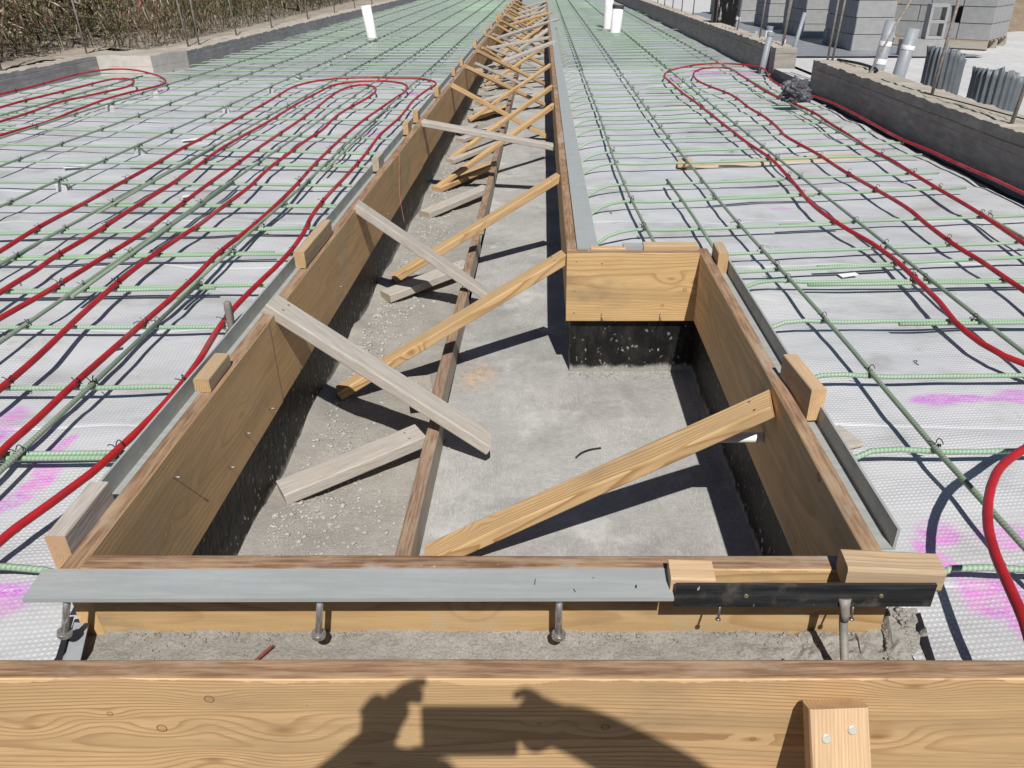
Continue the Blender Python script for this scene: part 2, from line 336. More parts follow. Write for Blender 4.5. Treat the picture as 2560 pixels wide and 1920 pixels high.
M_BLACKST = steel_streak('steel_mill_black', (0.022, 0.023, 0.024), (0.06, 0.06, 0.06), 0.45, 0.3, (0.15, 0.125, 0.10))
M_PLATE = steel_streak('steel_primer_grey', (0.34, 0.355, 0.34), (0.40, 0.415, 0.40), 0.5, 0.12, (0.31, 0.315, 0.295))
M_OLDBLACK = plain('steel_mill_black', (0.035, 0.036, 0.037), 0.55, 0.3, 0.4, 14, 0.2, dirt=(0.13, 0.11, 0.09))
M_STUD = plain('steel_stud', (0.52, 0.50, 0.47), 0.34, 0.75, 0.3, 40, 0.1)
M_ROD = plain('steel_rod_grey', (0.32, 0.30, 0.26), 0.55, 0.3, 0.3, 30, 0.2)
M_SCREW = plain('screw_zinc', (0.68, 0.64, 0.52), 0.35, 0.5, 0.15, 90)
M_BRASS = plain('screw_brass', (0.34, 0.28, 0.15), 0.4, 0.6, 0.2, 90)
M_RSCREW = plain('screw_red', (0.22, 0.055, 0.045), 0.5, 0.2, 0.2, 90)
M_NAIL = plain('nail_steel', (0.30, 0.28, 0.26), 0.4, 0.8, 0.2, 90)
M_PVC = plain('pipe_white', (0.78, 0.77, 0.74), 0.35, 0, 0.05, 9, 0.02, dirt=(0.62, 0.60, 0.56))
M_GPVC = plain('conduit_grey', (0.25, 0.27, 0.29), 0.45, 0, 0.1, 9, 0.03, dirt=(0.33, 0.33, 0.33))
M_CAPG = plain('coupling_dark', (0.06, 0.06, 0.06), 0.5, 0, 0.2, 20)
M_TAPE = plain('tape_white', (0.76, 0.75, 0.73), 0.6, 0, 0.08, 40, 0.2)
M_BAG = plain('plastic_dark_bag', (0.08, 0.08, 0.09), 0.42, 0, 0.25, 14, 0.15)
M_CORR = plain('galvanised_steel', (0.13, 0.145, 0.155), 0.6, 0.3, 0.15, 10, 0.05, dirt=(0.18, 0.19, 0.185))
M_TARP = plain('plastic_sheet_grey', (0.21, 0.225, 0.245), 0.5, 0, 0.15, 5, 0.1)
M_MEMB = plain('membrane_grey', (0.30, 0.315, 0.33), 0.5, 0, 0.12, 15, 0.1)
M_MEMBK = plain('membrane_black', (0.02, 0.02, 0.022), 0.5, 0, 0.2, 15, 0.2)
M_STRING = plain('string_pink', (0.46, 0.15, 0.13), 0.8)
M_HANDLE = wood('wood_tool_handle', (0.17, 0.13, 0.10), (0.09, 0.065, 0.05), ring=0.003, pith=(-0.03, 0.0), grey=0.3, knots=0)
M_CHROME = plain('ferrule_steel', (0.45, 0.45, 0.45), 0.3, 0.9, 0.15, 60)
M_PLY = wood('wood_scrap_board', (0.54, 0.45, 0.32), (0.44, 0.33, 0.21), ring=0.02, pith=(-0.2, 0.1), stain=0.5, knots=0.4)
def tar_mat():
    t = NT('tar_coating'); p = t.tc.outputs['Object']; z = t.xyz(p)[2]
    n = t.noise(t.vmath('MULTIPLY', p, (26, 26, 12)), 1.0, 4.0, 0.65)
    c = t.mix(t.ramp(n, 0.4, 0.75), (0.006, 0.0055, 0.005), (0.026, 0.024, 0.021))
    nz = t.noise(p, 3.5, 3.0)
    lo = t.ramp(t.math('ADD', z, t.math('MULTIPLY', nz, 0.16)), -0.47, -0.28, 1.0, 0.05)
    sp = t.voro(t.vmath('ADD', t.vmath('MULTIPLY', p, (1, 1, 0.7)), t.vmath('SCALE', t.noise(p, 30.0, 2.0, 0.5, 1), 0.03)), 42.0)
    spm = t.noise(p, 17.0, 2.0)
    c = t.mix(t.math('MULTIPLY', t.ramp(sp, 0.15, 0.27, 1.0, 0.0), t.math('MULTIPLY', t.ramp(spm, 0.42, 0.56), t.math('ADD', lo, 0.3), clamp=True), clamp=True), c, (0.40, 0.39, 0.36))
    ft = t.noise(t.vmath('MULTIPLY', p, (14, 14, 9)), 1.0, 5.0, 0.7)
    bot = t.ramp(t.math('ADD', z, t.math('MULTIPLY', ft, 0.10)), -0.465, -0.435, 1.0, 0.0)
    c = t.mix(t.math('MULTIPLY', bot, 0.85), c, (0.36, 0.345, 0.31))
    return t.fin(c, 0.55, t.bump(t.math('ADD', n, sp), 0.5, 0.006), spec=0.3)
M_TAR = tar_mat()
def tar_plain():
    t = NT('tar_drips'); p = t.tc.outputs['Object']
    n = t.noise(t.vmath('MULTIPLY', p, (16, 16, 4)), 1.0, 5.0, 0.7)
    c = t.mix(t.ramp(n, 0.6, 0.68), (0.007, 0.007, 0.007), (0.42, 0.4, 0.37)); return t.fin(c, 0.35, t.bump(n, 0.4, 0.01))
M_TARB = tar_plain()

MARKS = [(-1.51, 1.83, .07, .16, 0.2), (-1.29, 1.70, .03, .11, -0.2), (-1.26, 1.53, .045, .12, -0.25), (-1.30, 1.43, .04, .12, -0.1), (-1.10, 1.15, .10, .07, 0.0),
         (1.16, 1.97, .10, .05, 0.1), (1.26, 1.975, .20, .03, 0.05), (1.42, 1.99, .10, .06, 0.0), (0.92, 1.17, .10, .09, 0.7), (0.96, 1.07, .07, .10, 0.3), (0.90, 1.37, .07, .06, 0.4),
         (1.05, 1.36, .10, .06, 0.2), (0.86, 1.28, .04, .10, 0.4), (-4.13, 9.1, .32, .2, 0.0), (-4.51, 9.25, .3, .12, 0.1), (-1.31, 8.15, .09, .2, 0.0), (-1.29, 6.0, .09, .11, 0.0),
         (1.5, 9.2, .12, .25, 0.0), (2.48, 9.75, .25, .5, 0.4), (1.26, 4.0, .08, .03, 0.0), (-1.26, 1.61, .05, .05, 0.3), (-4.0, 8.2, .3, .1, 0.4), (2.0, 9.9, .4, .12, 0.5)]
def sheet_mat():
    t = NT('insulation_white'); p = t.tc.outputs['Object']; x, y, _ = t.xyz(p)
    wv = t.noise(p, 6.0, 2.0, 0.5, 1); wp = t.vmath('ADD', p, t.vmath('SCALE', wv, 0.012)); wx, wy, _ = t.xyz(wp)
    k = 2 * math.pi / 0.0118
    rx = t.math('ADD', t.math('MULTIPLY', wx, 0.97), t.math('MULTIPLY', wy, 0.12)); ry = t.math('SUBTRACT', t.math('MULTIPLY', wy, 0.97), t.math('MULTIPLY', wx, 0.12))
    dots = t.math('MULTIPLY', t.math('ADD', t.math('SINE', t.math('MULTIPLY', rx, k)), 1.0), t.math('ADD', t.math('SINE', t.math('MULTIPLY', ry, k)), 1.0))
    worn = t.ramp(t.noise(t.vmath('MULTIPLY', p, (2.4, 4.0, 1)), 1.0, 5.0, 0.65), 0.36, 0.6, 0.25, 1.0)
    dots = t.math('ADD', t.math('MULTIPLY', t.math('SUBTRACT', t.math('MULTIPLY', dots, 0.25), 0.3), worn), 0.3)
    big = t.noise(p, 0.9, 5.0, 0.6)
    c = t.mix(t.ramp(big, 0.3, 0.72), (0.60, 0.60, 0.60), (0.50, 0.51, 0.525))
    c = t.mix(t.ramp(dots, 0.08, 0.7, 0.45, 0.0), c, (0.33, 0.335, 0.345))
    c = t.mix(t.ramp(dots, 0.5, 0.95, 0.0, 0.4), c, (0.70, 0.705, 0.72))
    d1 = t.noise(t.vmath('MULTIPLY', p, (1.6, 3.2, 1)), 1.0, 6.0, 0.7)
    c = t.mix(t.ramp(d1, 0.48, 0.70, 0.0, 0.62), c, (0.31, 0.295, 0.27))
    d2 = t.noise(t.vmath('ADD', p, (4, 9, 0)), 7.0, 6.0, 0.75)
    c = t.mix(t.ramp(d2, 0.58, 0.76, 0.0, 0.7), c, (0.27, 0.25, 0.225))
    sp = t.voro(p, 38.0); sm = t.noise(p, 2.5, 3.0)
    c = t.mix(t.math('MULTIPLY', t.ramp(sp, 0.05, 0.1, 1.0, 0.0), t.ramp(sm, 0.5, 0.62, 0.0, 0.8)), c, (0.09, 0.08, 0.07))
    foot = t.voro(t.vmath('ADD', t.vmath('MULTIPLY', p, (1.6, 1.0, 1)), t.vmath('SCALE', t.noise(p, 3.0, 3.0, 0.5, 1), 0.5)), 2.2)
    c = t.mix(t.math('MULTIPLY', t.ramp(foot, 0.08, 0.3, 1.0, 0.0), t.ramp(d2, 0.4, 0.62, 0.0, 0.5)), c, (0.30, 0.285, 0.265))
    # seams where strips of sheet overlap
    sy = t.math('FRACT', t.math('ADD', t.math('MULTIPLY', y, 1.55), t.math('MULTIPLY', t.noise(t.vmath('MULTIPLY', p, (1.2, 0.2, 1)), 1.0, 2.0), 0.35)))
    c = t.mix(t.math('MULTIPLY', t.ramp(sy, 0.0, 0.035, 1.0, 0.0), 0.6), c, (0.78, 0.78, 0.80))
    c = t.mix(t.math('MULTIPLY', t.ramp(sy, 0.955, 1.0), 0.25), c, (0.36, 0.37, 0.40))
    # spray paint
    tot = None
    for (mx, my, ax, ay, ro) in MARKS:
        mp = t.n('ShaderNodeMapping', vector_type='TEXTURE'); t.put(mp.inputs[0], p)
        mp.inputs['Location'].default_value = (mx, my, 0); mp.inputs['Rotation'].default_value = (0, 0, ro); mp.inputs['Scale'].default_value = (ax, ay, 1)
        g = t.n('ShaderNodeTexGradient', gradient_type='SPHERICAL'); t.put(g.inputs[0], t.vmath('MULTIPLY', mp.outputs[0], (1, 1, 0)))
        v = t.ramp(g.outputs['Fac'], 0.05, 0.5); tot = v if tot is None else t.math('MAXIMUM', tot, v)
    pn = t.noise(t.vmath('MULTIPLY', p, (9, 22, 1)), 1.0, 6.0, 0.8)
    tot = t.math('MULTIPLY', t.math('MULTIPLY', tot, t.ramp(pn, 0.3, 0.62, 0.05, 0.95)), t.ramp(t.noise(p, 150.0, 2.0, 0.7), 0.3, 0.6, 0.35, 1.0))
    hue = t.mix(t.ramp(t.noise(p, 9.0), 0.4, 0.6), (0.70, 0.20, 0.60), (0.52, 0.13, 0.56))
    c = t.mix(tot, c, hue)
    nrm = t.bump(dots, 0.5, 0.003); nrm = t.bump(t.noise(t.vmath('MULTIPLY', p, (2.2, 3.6, 1)), 1.0, 3.0, 0.5), 0.5, 0.04, nrm)
    return t.fin(c, 0.42, nrm, spec=0.35)
M_SHEET = sheet_mat()
def grey_sheet():
    t = NT('vapour_barrier_grey'); p = t.tc.outputs['Object']
    n = t.noise(p, 1.1, 5.0, 0.65); w = t.noise(t.vmath('MULTIPLY', p, (3, 1.2, 1)), 1.0, 5.0, 0.6)
    c = t.mix(t.ramp(n, 0.3, 0.7), (0.28, 0.285, 0.285), (0.40, 0.41, 0.415)); c = t.mix(t.ramp(w, 0.55, 0.75, 0.0, 0.6), c, (0.40, 0.37, 0.31))
    return t.fin(c, 0.42, t.bump(w, 0.6, 0.06), spec=0.4)
M_GREY = grey_sheet()
def weed_mat():
    t = NT('dry_weeds'); a = t.n('ShaderNodeAttribute', attribute_name='col'); return t.fin(a.outputs['Color'], 0.8, spec=0.15)
M_WEED = weed_mat()

# ------------------------------------------------------------------ setting: ground, sheets, trench floor, slab
def grid_obj(name, x0, x1, y0, y1, step, zf, mat, kind='structure', skirt=0.0):
    nx = max(2, int((x1 - x0) / step)); ny = max(2, int((y1 - y0) / step)); m = MB()
    for j in range(ny + 1):
        for i in range(nx + 1):
            x = x0 + (x1 - x0) * i / nx; y = y0 + (y1 - y0) * j / ny; m.v.append((x, y, zf(x, y)))
    for j in range(ny):
        for i in range(nx):
            a = j * (nx + 1) + i; m.face([a, a + 1, a + nx + 2, a + nx + 1], sm=True)
    o = m.build(name, mat)
    if kind: o['kind'] = kind
    return o
def sheet_z(x, y):
    n = noise.noise(Vector((x * 1.6, y * 2.6, 0))) * 0.012 + noise.noise(Vector((x * 5, y * 7, 3))) * 0.006 + abs(noise.noise(Vector((x * 2.2 + y, y * 3.1, 13)))) * 0.008
    f = (y * 1.55 + 0.3 * noise.noise(Vector((x * 1.2, y * 0.2, 9)))) % 1.0
    return -0.158 + n + 0.006 * (f if f < 0.93 else (1 - f) / 0.07 * 0.93)
grid_obj('white_insulation_sheet', -5.30, -0.90, 0.869, 9.35, 0.035, sheet_z, M_SHEET)
grid_obj('white_insulation_sheet', 0.685, 2.60, 0.869, 2.92, 0.03, sheet_z, M_SHEET)
grid_obj('white_insulation_sheet', 0.16, 2.56, 2.92, 10.35, 0.035, sheet_z, M_SHEET)
grid_obj('black_membrane_strip', 2.45, 2.72, 0.869, 10.4, 0.1, lambda x, y: -.182 + .015 * noise.noise(Vector((x * 5, y * 4, 0))), M_MEMBK)
def grey_z(x, y): return -0.166 + 0.016 * noise.noise(Vector((x * 1.3, y * 0.9, 5))) + 0.007 * noise.noise(Vector((x * 4, y * 4, 2)))
grid_obj('grey_vapour_sheet', -5.3, -0.90, 9.0, 36, 0.12, grey_z, M_GREY)
grid_obj('grey_vapour_sheet', 0.16, 2.72, 10.1, 36, 0.12, grey_z, M_GREY)
FLOOR = -0.53
grid_obj('trench_floor', -0.37, 0.70, 1.10, 36, 0.08, lambda x, y: FLOOR + 0.003 * noise.noise(Vector((x * 3, y * 3, 1))), M_FLOOR)
def dirt_z(x, y): return FLOOR - 0.006 + 0.05 * max(0, min(1, (-0.72 - x) / 0.16)) * (0.5 + noise.noise(Vector((x * 3, y * 2.5, 4)))) + 0.012 * noise.noise(Vector((x * 7, y * 7, 1))) + 0.005 * noise.noise(Vector((x * 25, y * 25, 1)))
grid_obj('trench_dirt', -0.90, -0.385, 1.10, 36, 0.03, dirt_z, M_DIRT)
grid_obj('concrete_slab', 2.95, 22, -2, 44, 0.5, lambda x, y: -0.062, M_SLAB)
# ground all round, with the building pad left open
gx = [-400, -120, -40, -20, -12, -9, -7.2, -6.2, -5.75, -5.35, -3.5, -1.75, 0, 1.5, 2.96, 6, 12, 22, 22.5, 60, 400]
gy = [-400, -60, -15, -5, -2, -0.5, 0.4, 0.826, 3, 6, 9, 12, 16, 20, 25, 30, 35.9, 45, 80, 400]
gm = MB()
def gz(x, y):
    if y < 0.9 and -6 < x < 2.9: return -0.30
    if x >= 2.9: return -0.12
    return -0.03 + (0.25 if x < -7 else 0.0) + 0.05 * noise.noise(Vector((x, y, 0)))
for yy in gy:
    for xx in gx: gm.v.append((xx, yy, gz(xx, yy)))
for j in range(len(gy) - 1):
    for i in range(len(gx) - 1):
        if gx[i] >= -5.36 and gx[i + 1] <= 2.97 and gy[j] >= 0.82 and gy[j + 1] <= 35.95: continue
        a = j * len(gx) + i; gm.face([a, a + 1, a + len(gx) + 1, a + len(gx)], sm=True)
tag(gm.build('ground', M_GROUND), kind='structure')
def berm_z(x, y):
    f = max(0, min(1, (-5.3 - x) / 0.6)); return 0.035 + 0.05 * f * (1 + noise.noise(Vector((x * 2, y * 1.5, 6)))) + 0.015 * noise.noise(Vector((x * 9, y * 9, 6)))
grid_obj('dirt_bank', -7.2, -5.48, 0.9, 36, 0.06, berm_z, M_BERM)
grid_obj('dirt_bank', -5.55, -4.62, 10.6, 36, 0.06, berm_z, M_BERM)

# gravel on the trench floor
gb = MB()
ico = bmesh.new(); bmesh.ops.create_icosphere(ico, subdivisions=1, radius=1.0)
iv = [v.co.copy() for v in ico.verts]; iff = [[v.index for v in f.verts] for f in ico.faces]; ico.free()
def stone(m, x, y, z, s):
    b = len(m.v); q = Matrix.Rotation(rnd.uniform(0, 6.3), 3, 'Z') @ Matrix.Diagonal((s * rnd.uniform(.7, 1.3), s * rnd.uniform(.6, 1.0), s * rnd.uniform(.35, .6)))
    sd = rnd.uniform(0, 100)
    for v in iv:
        w = q @ (v * (1 + 0.35 * noise.noise(v * 1.3 + Vector((sd, 0, 0))))); m.v.append((x + w.x, y + w.y, z + w.z))
    fl = rnd.random() < 0.5
    for f in iff: m.face([b + i for i in f], sm=fl)
def gravel_spot(n, yr, xr, smin, smax):
    for _ in range(n):
        y = rnd.uniform(*yr); x = rnd.uniform(*xr)
        stone(gb, x, y, dirt_z(x, y) + 0.002, rnd.uniform(smin, smax) * rnd.uniform(0.6, 1))
gravel_spot(700, (1.35, 2.0), (-.82, -.43), .002, .008)
gravel_spot(26, (1.40, 2.0), (-.80, -.43), .010, .015)
for yc in (2.15, 2.9, 3.35, 3.75, 4.3, 4.9, 5.3, 5.9, 6.5, 7.2, 8, 8.8):
    for _ in range(330):
        x = -0.82 + abs(rnd.gauss(0, 0.12)); y = yc + rnd.gauss(0, 0.24)
        if x > -0.43: continue
        stone(gb, x, y, dirt_z(x, y) + 0.002, rnd.uniform(.002, .006) + .008 * rnd.random() ** 4)
gravel_spot(1500, (2.0, 9), (-.82, -.41), .0015, .006)
gravel_spot(500, (9, 18), (-.82, -.41), .008, .03)
for _ in range(160):
    x = -0.36 + abs(rnd.gauss(0, 0.07)); y = rnd.uniform(1.3, 9); stone(gb, x, y, FLOOR + .002, rnd.uniform(.002, .007))
tag(gb.build('gravel', M_GRAVEL), kind='stuff')

# ------------------------------------------------------------------ lumber
def lumber_mb(L, w, t, ch=0.004, seg=None, wob=0.0012, sd=0, cut0=0.0, cut1=0.0):
    """beam along +X from 0..L, width w along Y, thickness t along Z, eased edges; cut = skew of the end cuts"""
    m = MB(); seg = seg or max(2, int(L / 0.25)); hw, ht = w / 2, t / 2
    prof = []
    for sy, sz, rev in ((1, 1, 0), (-1, 1, 1), (-1, -1, 0), (1, -1, 1)):
        c = [(sy * hw, sz * (ht - ch)), (sy * (hw - ch * .3), sz * (ht - ch * .3)), (sy * (hw - ch), sz * ht)]
        prof += c[::-1] if rev else c
    k = len(prof)
    for i in range(seg + 1):
        f = i / seg
        for (y, z) in prof:
            x = L * f
            if i == 0: x += cut0 * y / hw
            if i == seg: x += cut1 * y / hw
            n1 = noise.noise(Vector((x * 3 + sd, y * 20, z * 20))) * wob; n2 = noise.noise(Vector((x * 3 + sd + 50, y * 20, z * 20))) * wob
            m.v.append((x, y + n1 * 1.5, z + n2 * 1.5))
    for i in range(seg):
        for j in range(k):
            j2 = (j + 1) % k; m.face([i * k + j, (i + 1) * k + j, (i + 1) * k + j2, i * k + j2])
    m.face(list(range(k))); m.face([seg * k + j for j in range(k)][::-1])
    # face winding: make sure normals point outward
    return m
def recalc(o):
    bm = bmesh.new(); bm.from_mesh(o.data); bmesh.ops.recalc_face_normals(bm, faces=bm.faces); bm.to_mesh(o.data); bm.free()
_sd = [0]
def lumber(name, p0, p1, w, t, mat, label, cat, group=None, up=(0, 0, 1), roll=0.0, cut0=0.0, cut1=0.0, ch=0.004, parent=None, wob=0.0012):
    p0 = Vector(p0); p1 = Vector(p1); ax = (p1 - p0); L = ax.length; ax.normalize()
    u = Vector(up); u = (u - ax * u.dot(ax)).normalized(); s = u.cross(ax).normalized()
    M = Matrix((ax, s, u)).transposed()
    if roll: M = M @ Matrix.Rotation(roll, 3, 'X')
    _sd[0] += 7.3
    o = lumber_mb(L, w, t, ch, None, wob, _sd[0], cut0, cut1).build(name, mat, parent); recalc(o)
    o.matrix_local = Matrix.Translation(p0) @ M.to_4x4()
    if label: tag(o, label, cat, group)
    return o
def disc_part(name, parent_obj, wpos, wn, r, h, mat, n=12):
    m = MB(); d = Vector(wn).normalized(); p = Vector(wpos); m.tube([p - d * 0.004, p + d * h * 0.6, p + d * h], r, n, radii=[r, r, r * 0.8])
    o = m.build(name, mat); o.parent = parent_obj; o.matrix_parent_inverse = parent_obj.matrix_basis.inverted(); return o
def nail_part(parent_obj, wpos, wdir, L=0.03, r=0.0016, head=0.0035, name='nail', mat=None):
    m = MB(); d = Vector(wdir).normalized(); p = Vector(wpos)
    m.tube([p - d * 0.01, p + d * L], r, 6); m.tube([p + d * L, p + d * (L + 0.0015)], head, 8)
    o = m.build(name, mat or M_NAIL); o.parent = parent_obj; o.matrix_parent_inverse = parent_obj.matrix_basis.inverted(); return o

BH = 0.286; BT = 0.038
XL = -0.853; XR = 0.094; XB = 0.607; YF = 1.078; YB = 2.84
def form(name, p0, p1, mat, label, up=(0, 0, 1), group=None, zt=0.0, h=BH):
    a = Vector(p0); b = Vector(p1); a.z = b.z = zt - h / 2
    return lumber(name, a, b, BT, h, mat, label, 'form board', group, up)
xl = XL - BT / 2; xr = XR + BT / 2; xb = XB + BT / 2
# left run
ljo = [1.076, 2.19, 5.52, 9.05, 12.7, 16.35, 20.0, 23.65, 27.3, 31.0]
llab = ['short weathered form board at near left corner of the trench', 'brown left form board with grey brace nailed on its near end and splashes',
        'brown left form board beyond the flat grey spreader', 'brown left form board beside the second crossing of tan braces']
LB = []
for i in range(len(ljo) - 1):
    lab = llab[i] if i < len(llab) else 'far weathered left form board, %s from the near end' % ORD[i]
    o = form('form_board', (xl + rnd.uniform(-.002, .002), ljo[i] + .0015, 0), (xl + rnd.uniform(-.002, .002), ljo[i + 1] - .0015, 0), W_FORM, lab, zt=rnd.uniform(-.003, .001) if i else 0)
    o['group'] = 'form boards lining the trench'; LB.append(o)
for (y, z) in ((1.72, -.22), (1.86, -.2), (1.45, -.06), (2.06, -.235), (3.0, -.2), (4.1, -.21)):
    nail_part(LB[0] if y < 2.19 else LB[1], (XL, y, z), (1, -.2, .1), 0.022)
# right narrow run
rjo = [2.879, 6.4, 10.05, 13.7, 17.4, 21.0, 24.7, 31.0]
for i in range(len(rjo) - 1):
    lab = 'shaded right form board of the narrow trench, %s along' % ORD[i]
    o = form('form_board', (xr, rjo[i] + .0015, 0), (xr, rjo[i + 1] - .0015, 0), W_FORM, lab); o['group'] = 'form boards lining the trench'
ret = form('form_board', (XR - 0.001, YB + BT / 2, 0), (XB - .001, YB + BT / 2, 0), W_RET, 'bright pine form board facing camera where the wide pit narrows', group='form boards lining the trench')
for (x, z) in ((.13, -.035), (.23, -.042), (.125, -.155), (.125, -.25)): disc_part('screw', ret, (x, YB, z), (0, -1, 0), .0035, .001, M_NAIL, 8)
for x in (.235, .47): nail_part(ret, (x, YB, -.252), (.1, -.8, -.7), 0.03, .002)
box_r = form('form_board', (xb, YF + BT + .0015, 0), (xb, YB + BT + .02, 0), W_BOX, 'tall plank form board on right side of the wide pit', group='form boards lining the trench')
0 and lumber('form_batten', (XB - .02, 1.77, -.30), (XB - .02, 1.74, -.10), .07, .02, W_FORM, 'dark batten upright on the right plank behind the white pipe', 'batten', up=(1, 0, 0))
box_f = form('form_board', (XL + .002, YF + BT / 2 - .001, 0), (0.652, YF + BT / 2 - .001, 0), W_FORM2, 'long cross form board behind the grey flat plate', group='form boards lining the trench')
for x in (): nail_part(box_f, (x, YF - BT / 2 + .017, -.07), (.1, -.8, -.5), 0.03, .0018)
# big front plank
front = form('front_plank', (-1.75, 0.849, 0), (1.45, 0.849, 0), W_FRONT, 'big knotty golden plank across the foreground with a shadow of the photographer')
front['category'] = 'plank'
# stub brace on the front plank
stub = lumber('plank_brace', (0.452, 0.807, -0.030), (0.462, 0.655, -0.285), .092, .038, W_END, 'pale leaning timber stub screwed to the front plank', 'brace', up=(0, -0.85, 0.5), ch=.006)
nrm = Vector((0, -0.255, 0.152)).normalized()
for dx, dl in ((-.022, .045), (.018, .032)):
    ax = (Vector((0.462, 0.655, -0.285)) - Vector((0.452, 0.807, -0.030))).normalized()
    up_ = Vector((0, -0.85, 0.5)); up_ = (up_ - ax * up_.dot(ax)).normalized()
    disc_part('screw', stub, Vector((0.452 + dx, 0.807, -0.030)) + ax * dl + up_ * .019, up_, .0075, .002, M_SCREW, 16)

# ------------------------------------------------------------------ stem walls of the trench (black coated), ledge
def wall_prism(name, poly, z0, z1, mats, label, cat, seg=0.25, rough=0.0, closed=True, top_mi=1, zseg=2, toprow=None):
    """vertical wall from a closed outline (counter clockwise), subdivided, ragged top"""
    pts = []
    n = len(poly)
    for i in range(n):
        a = Vector(poly[i]).to_3d(); b = Vector(poly[(i + 1) % n]).to_3d(); k = max(1, int((b - a).length / seg))
        for j in range(k): pts.append(a + (b - a) * j / k)
    m = MB(); N = len(pts)
    zs = [z0 + (z1 - z0) * i / zseg for i in range(zseg + 1)]
    for zi, z in enumerate(zs):
        for p in pts:
            dz = rough * (.6 * noise.noise(Vector((p.x * 6, p.y * 6, 0))) + .7 * noise.noise(Vector((p.x * 25, p.y * 25, 3)))) if zi == zseg else 0
            m.v.append((p.x, p.y, z + dz))
    for zi in range(zseg):
        for i in range(N):
            j = (i + 1) % N; m.face([zi * N + i, zi * N + j, (zi + 1) * N + j, (zi + 1) * N + i])
    o = m.build(name, mats); bm = bmesh.new(); bm.from_mesh(o.data); bm.verts.ensure_lookup_table()
    f = bm.faces.new([bm.verts[zseg * N + i] for i in range(N)]); f.material_index = top_mi
    r = bmesh.ops.triangulate(bm, faces=[f]);
    bmesh.ops.recalc_face_normals(bm, faces=bm.faces); bm.to_mesh(o.data); bm.free()
    tag(o, label, cat); return o
ZS = -0.168
wall_prism('foundation_wall', [(-1.06, 0.868), (-1.06, 36), (-0.870, 36), (-0.870, 1.10), (-.83, 1.10), (-.83, .868)], -0.60, ZS, [M_TAR, M_LEDGE], 'black coated stem wall under the left form boards', 'foundation wall', seg=.6)
wall_prism('foundation_wall', [(0.112, 36), (0.30, 36), (.30, 3.05), (.80, 3.05), (.80, 1.10), (.622, 1.10), (.622, 2.868), (.112, 2.868)][::-1], -0.60, ZS, [M_TAR, M_LEDGE], 'black speckled stem wall under the right boards and bright return', 'foundation wall', seg=.6)
# concrete ledge between front plank and pit
lm = MB(); nx, ny = 150, 22
for j in range(ny + 1):
    for i in range(nx + 1):
        x = -.845 + (0.735 + .845) * i / nx; y = .869 + (1.115 - .869) * j / ny
        q = max(0, min(1, (x - .3) / .25))
        z = -.157 + .003 * noise.noise(Vector((x * 12, y * 12, 0))) + (.004 + .012 * q) * noise.noise(Vector((x * 30, y * 30, 2))) + .006 * q * noise.noise(Vector((x * 70, y * 70, 2)))
        if x > .67: z += .02 * max(0, (y - .98) / .1) + .012 * noise.noise(Vector((x * 45, y * 45, 7)))
        lm.v.append((x - (.035 if x > .6 else 0) * (1 - j / ny) * (i > nx * .9), y, z))
for j in range(ny):
    for i in range(nx):
        a = j * (nx + 1) + i; lm.face([a, a + 1, a + nx + 2, a + nx + 1], sm=False)
o = lm.build('concrete_ledge', M_LEDGE); tag(o, 'rough grey concrete ledge between front plank and cross form board', 'ledge')
wall_prism('foundation_wall', [(-.82, .869), (.70, .869), (.70, 1.10), (-.82, 1.10)], -.60, -.172, [M_TAR, M_LEDGE], 'low concrete stem wall below the front ledge', 'foundation wall', seg=.5)
rb = MB()
for _ in range(1500):
    y = .93 + .18 * rnd.random() ** .7; x = .66 + rnd.uniform(0, .06) - (1.1 - y) * .16; stone(rb, x, y, -.157 + .035 * max(0, (y - 1.0) / .1) * (1 - abs(x - .69) / .05) * rnd.uniform(.4, 1), .0016 + .0055 * rnd.random() ** 3)
for _ in range(330):
    x = rnd.uniform(-.8, .66); y = rnd.uniform(.875, 1.06); stone(rb, x, y, -.156, rnd.uniform(.0012, .0035))
for _ in range(500):
    if rnd.random() < .5: x = .60 - abs(rnd.gauss(0, .03)); y = rnd.uniform(1.15, 2.85)
    else: x = rnd.uniform(.1, .6); y = 2.86 - abs(rnd.gauss(0, .03))
    stone(rb, x, y, FLOOR + .001, rnd.uniform(.0012, .004))
for _ in range(260):
    x = rnd.uniform(-.8, .62); y = 1.072 - abs(rnd.gauss(0, .012)); stone(rb, x, y, -.156, rnd.uniform(.0015, .005))
tag(rb.build('rubble', M_LEDGE), kind='stuff')

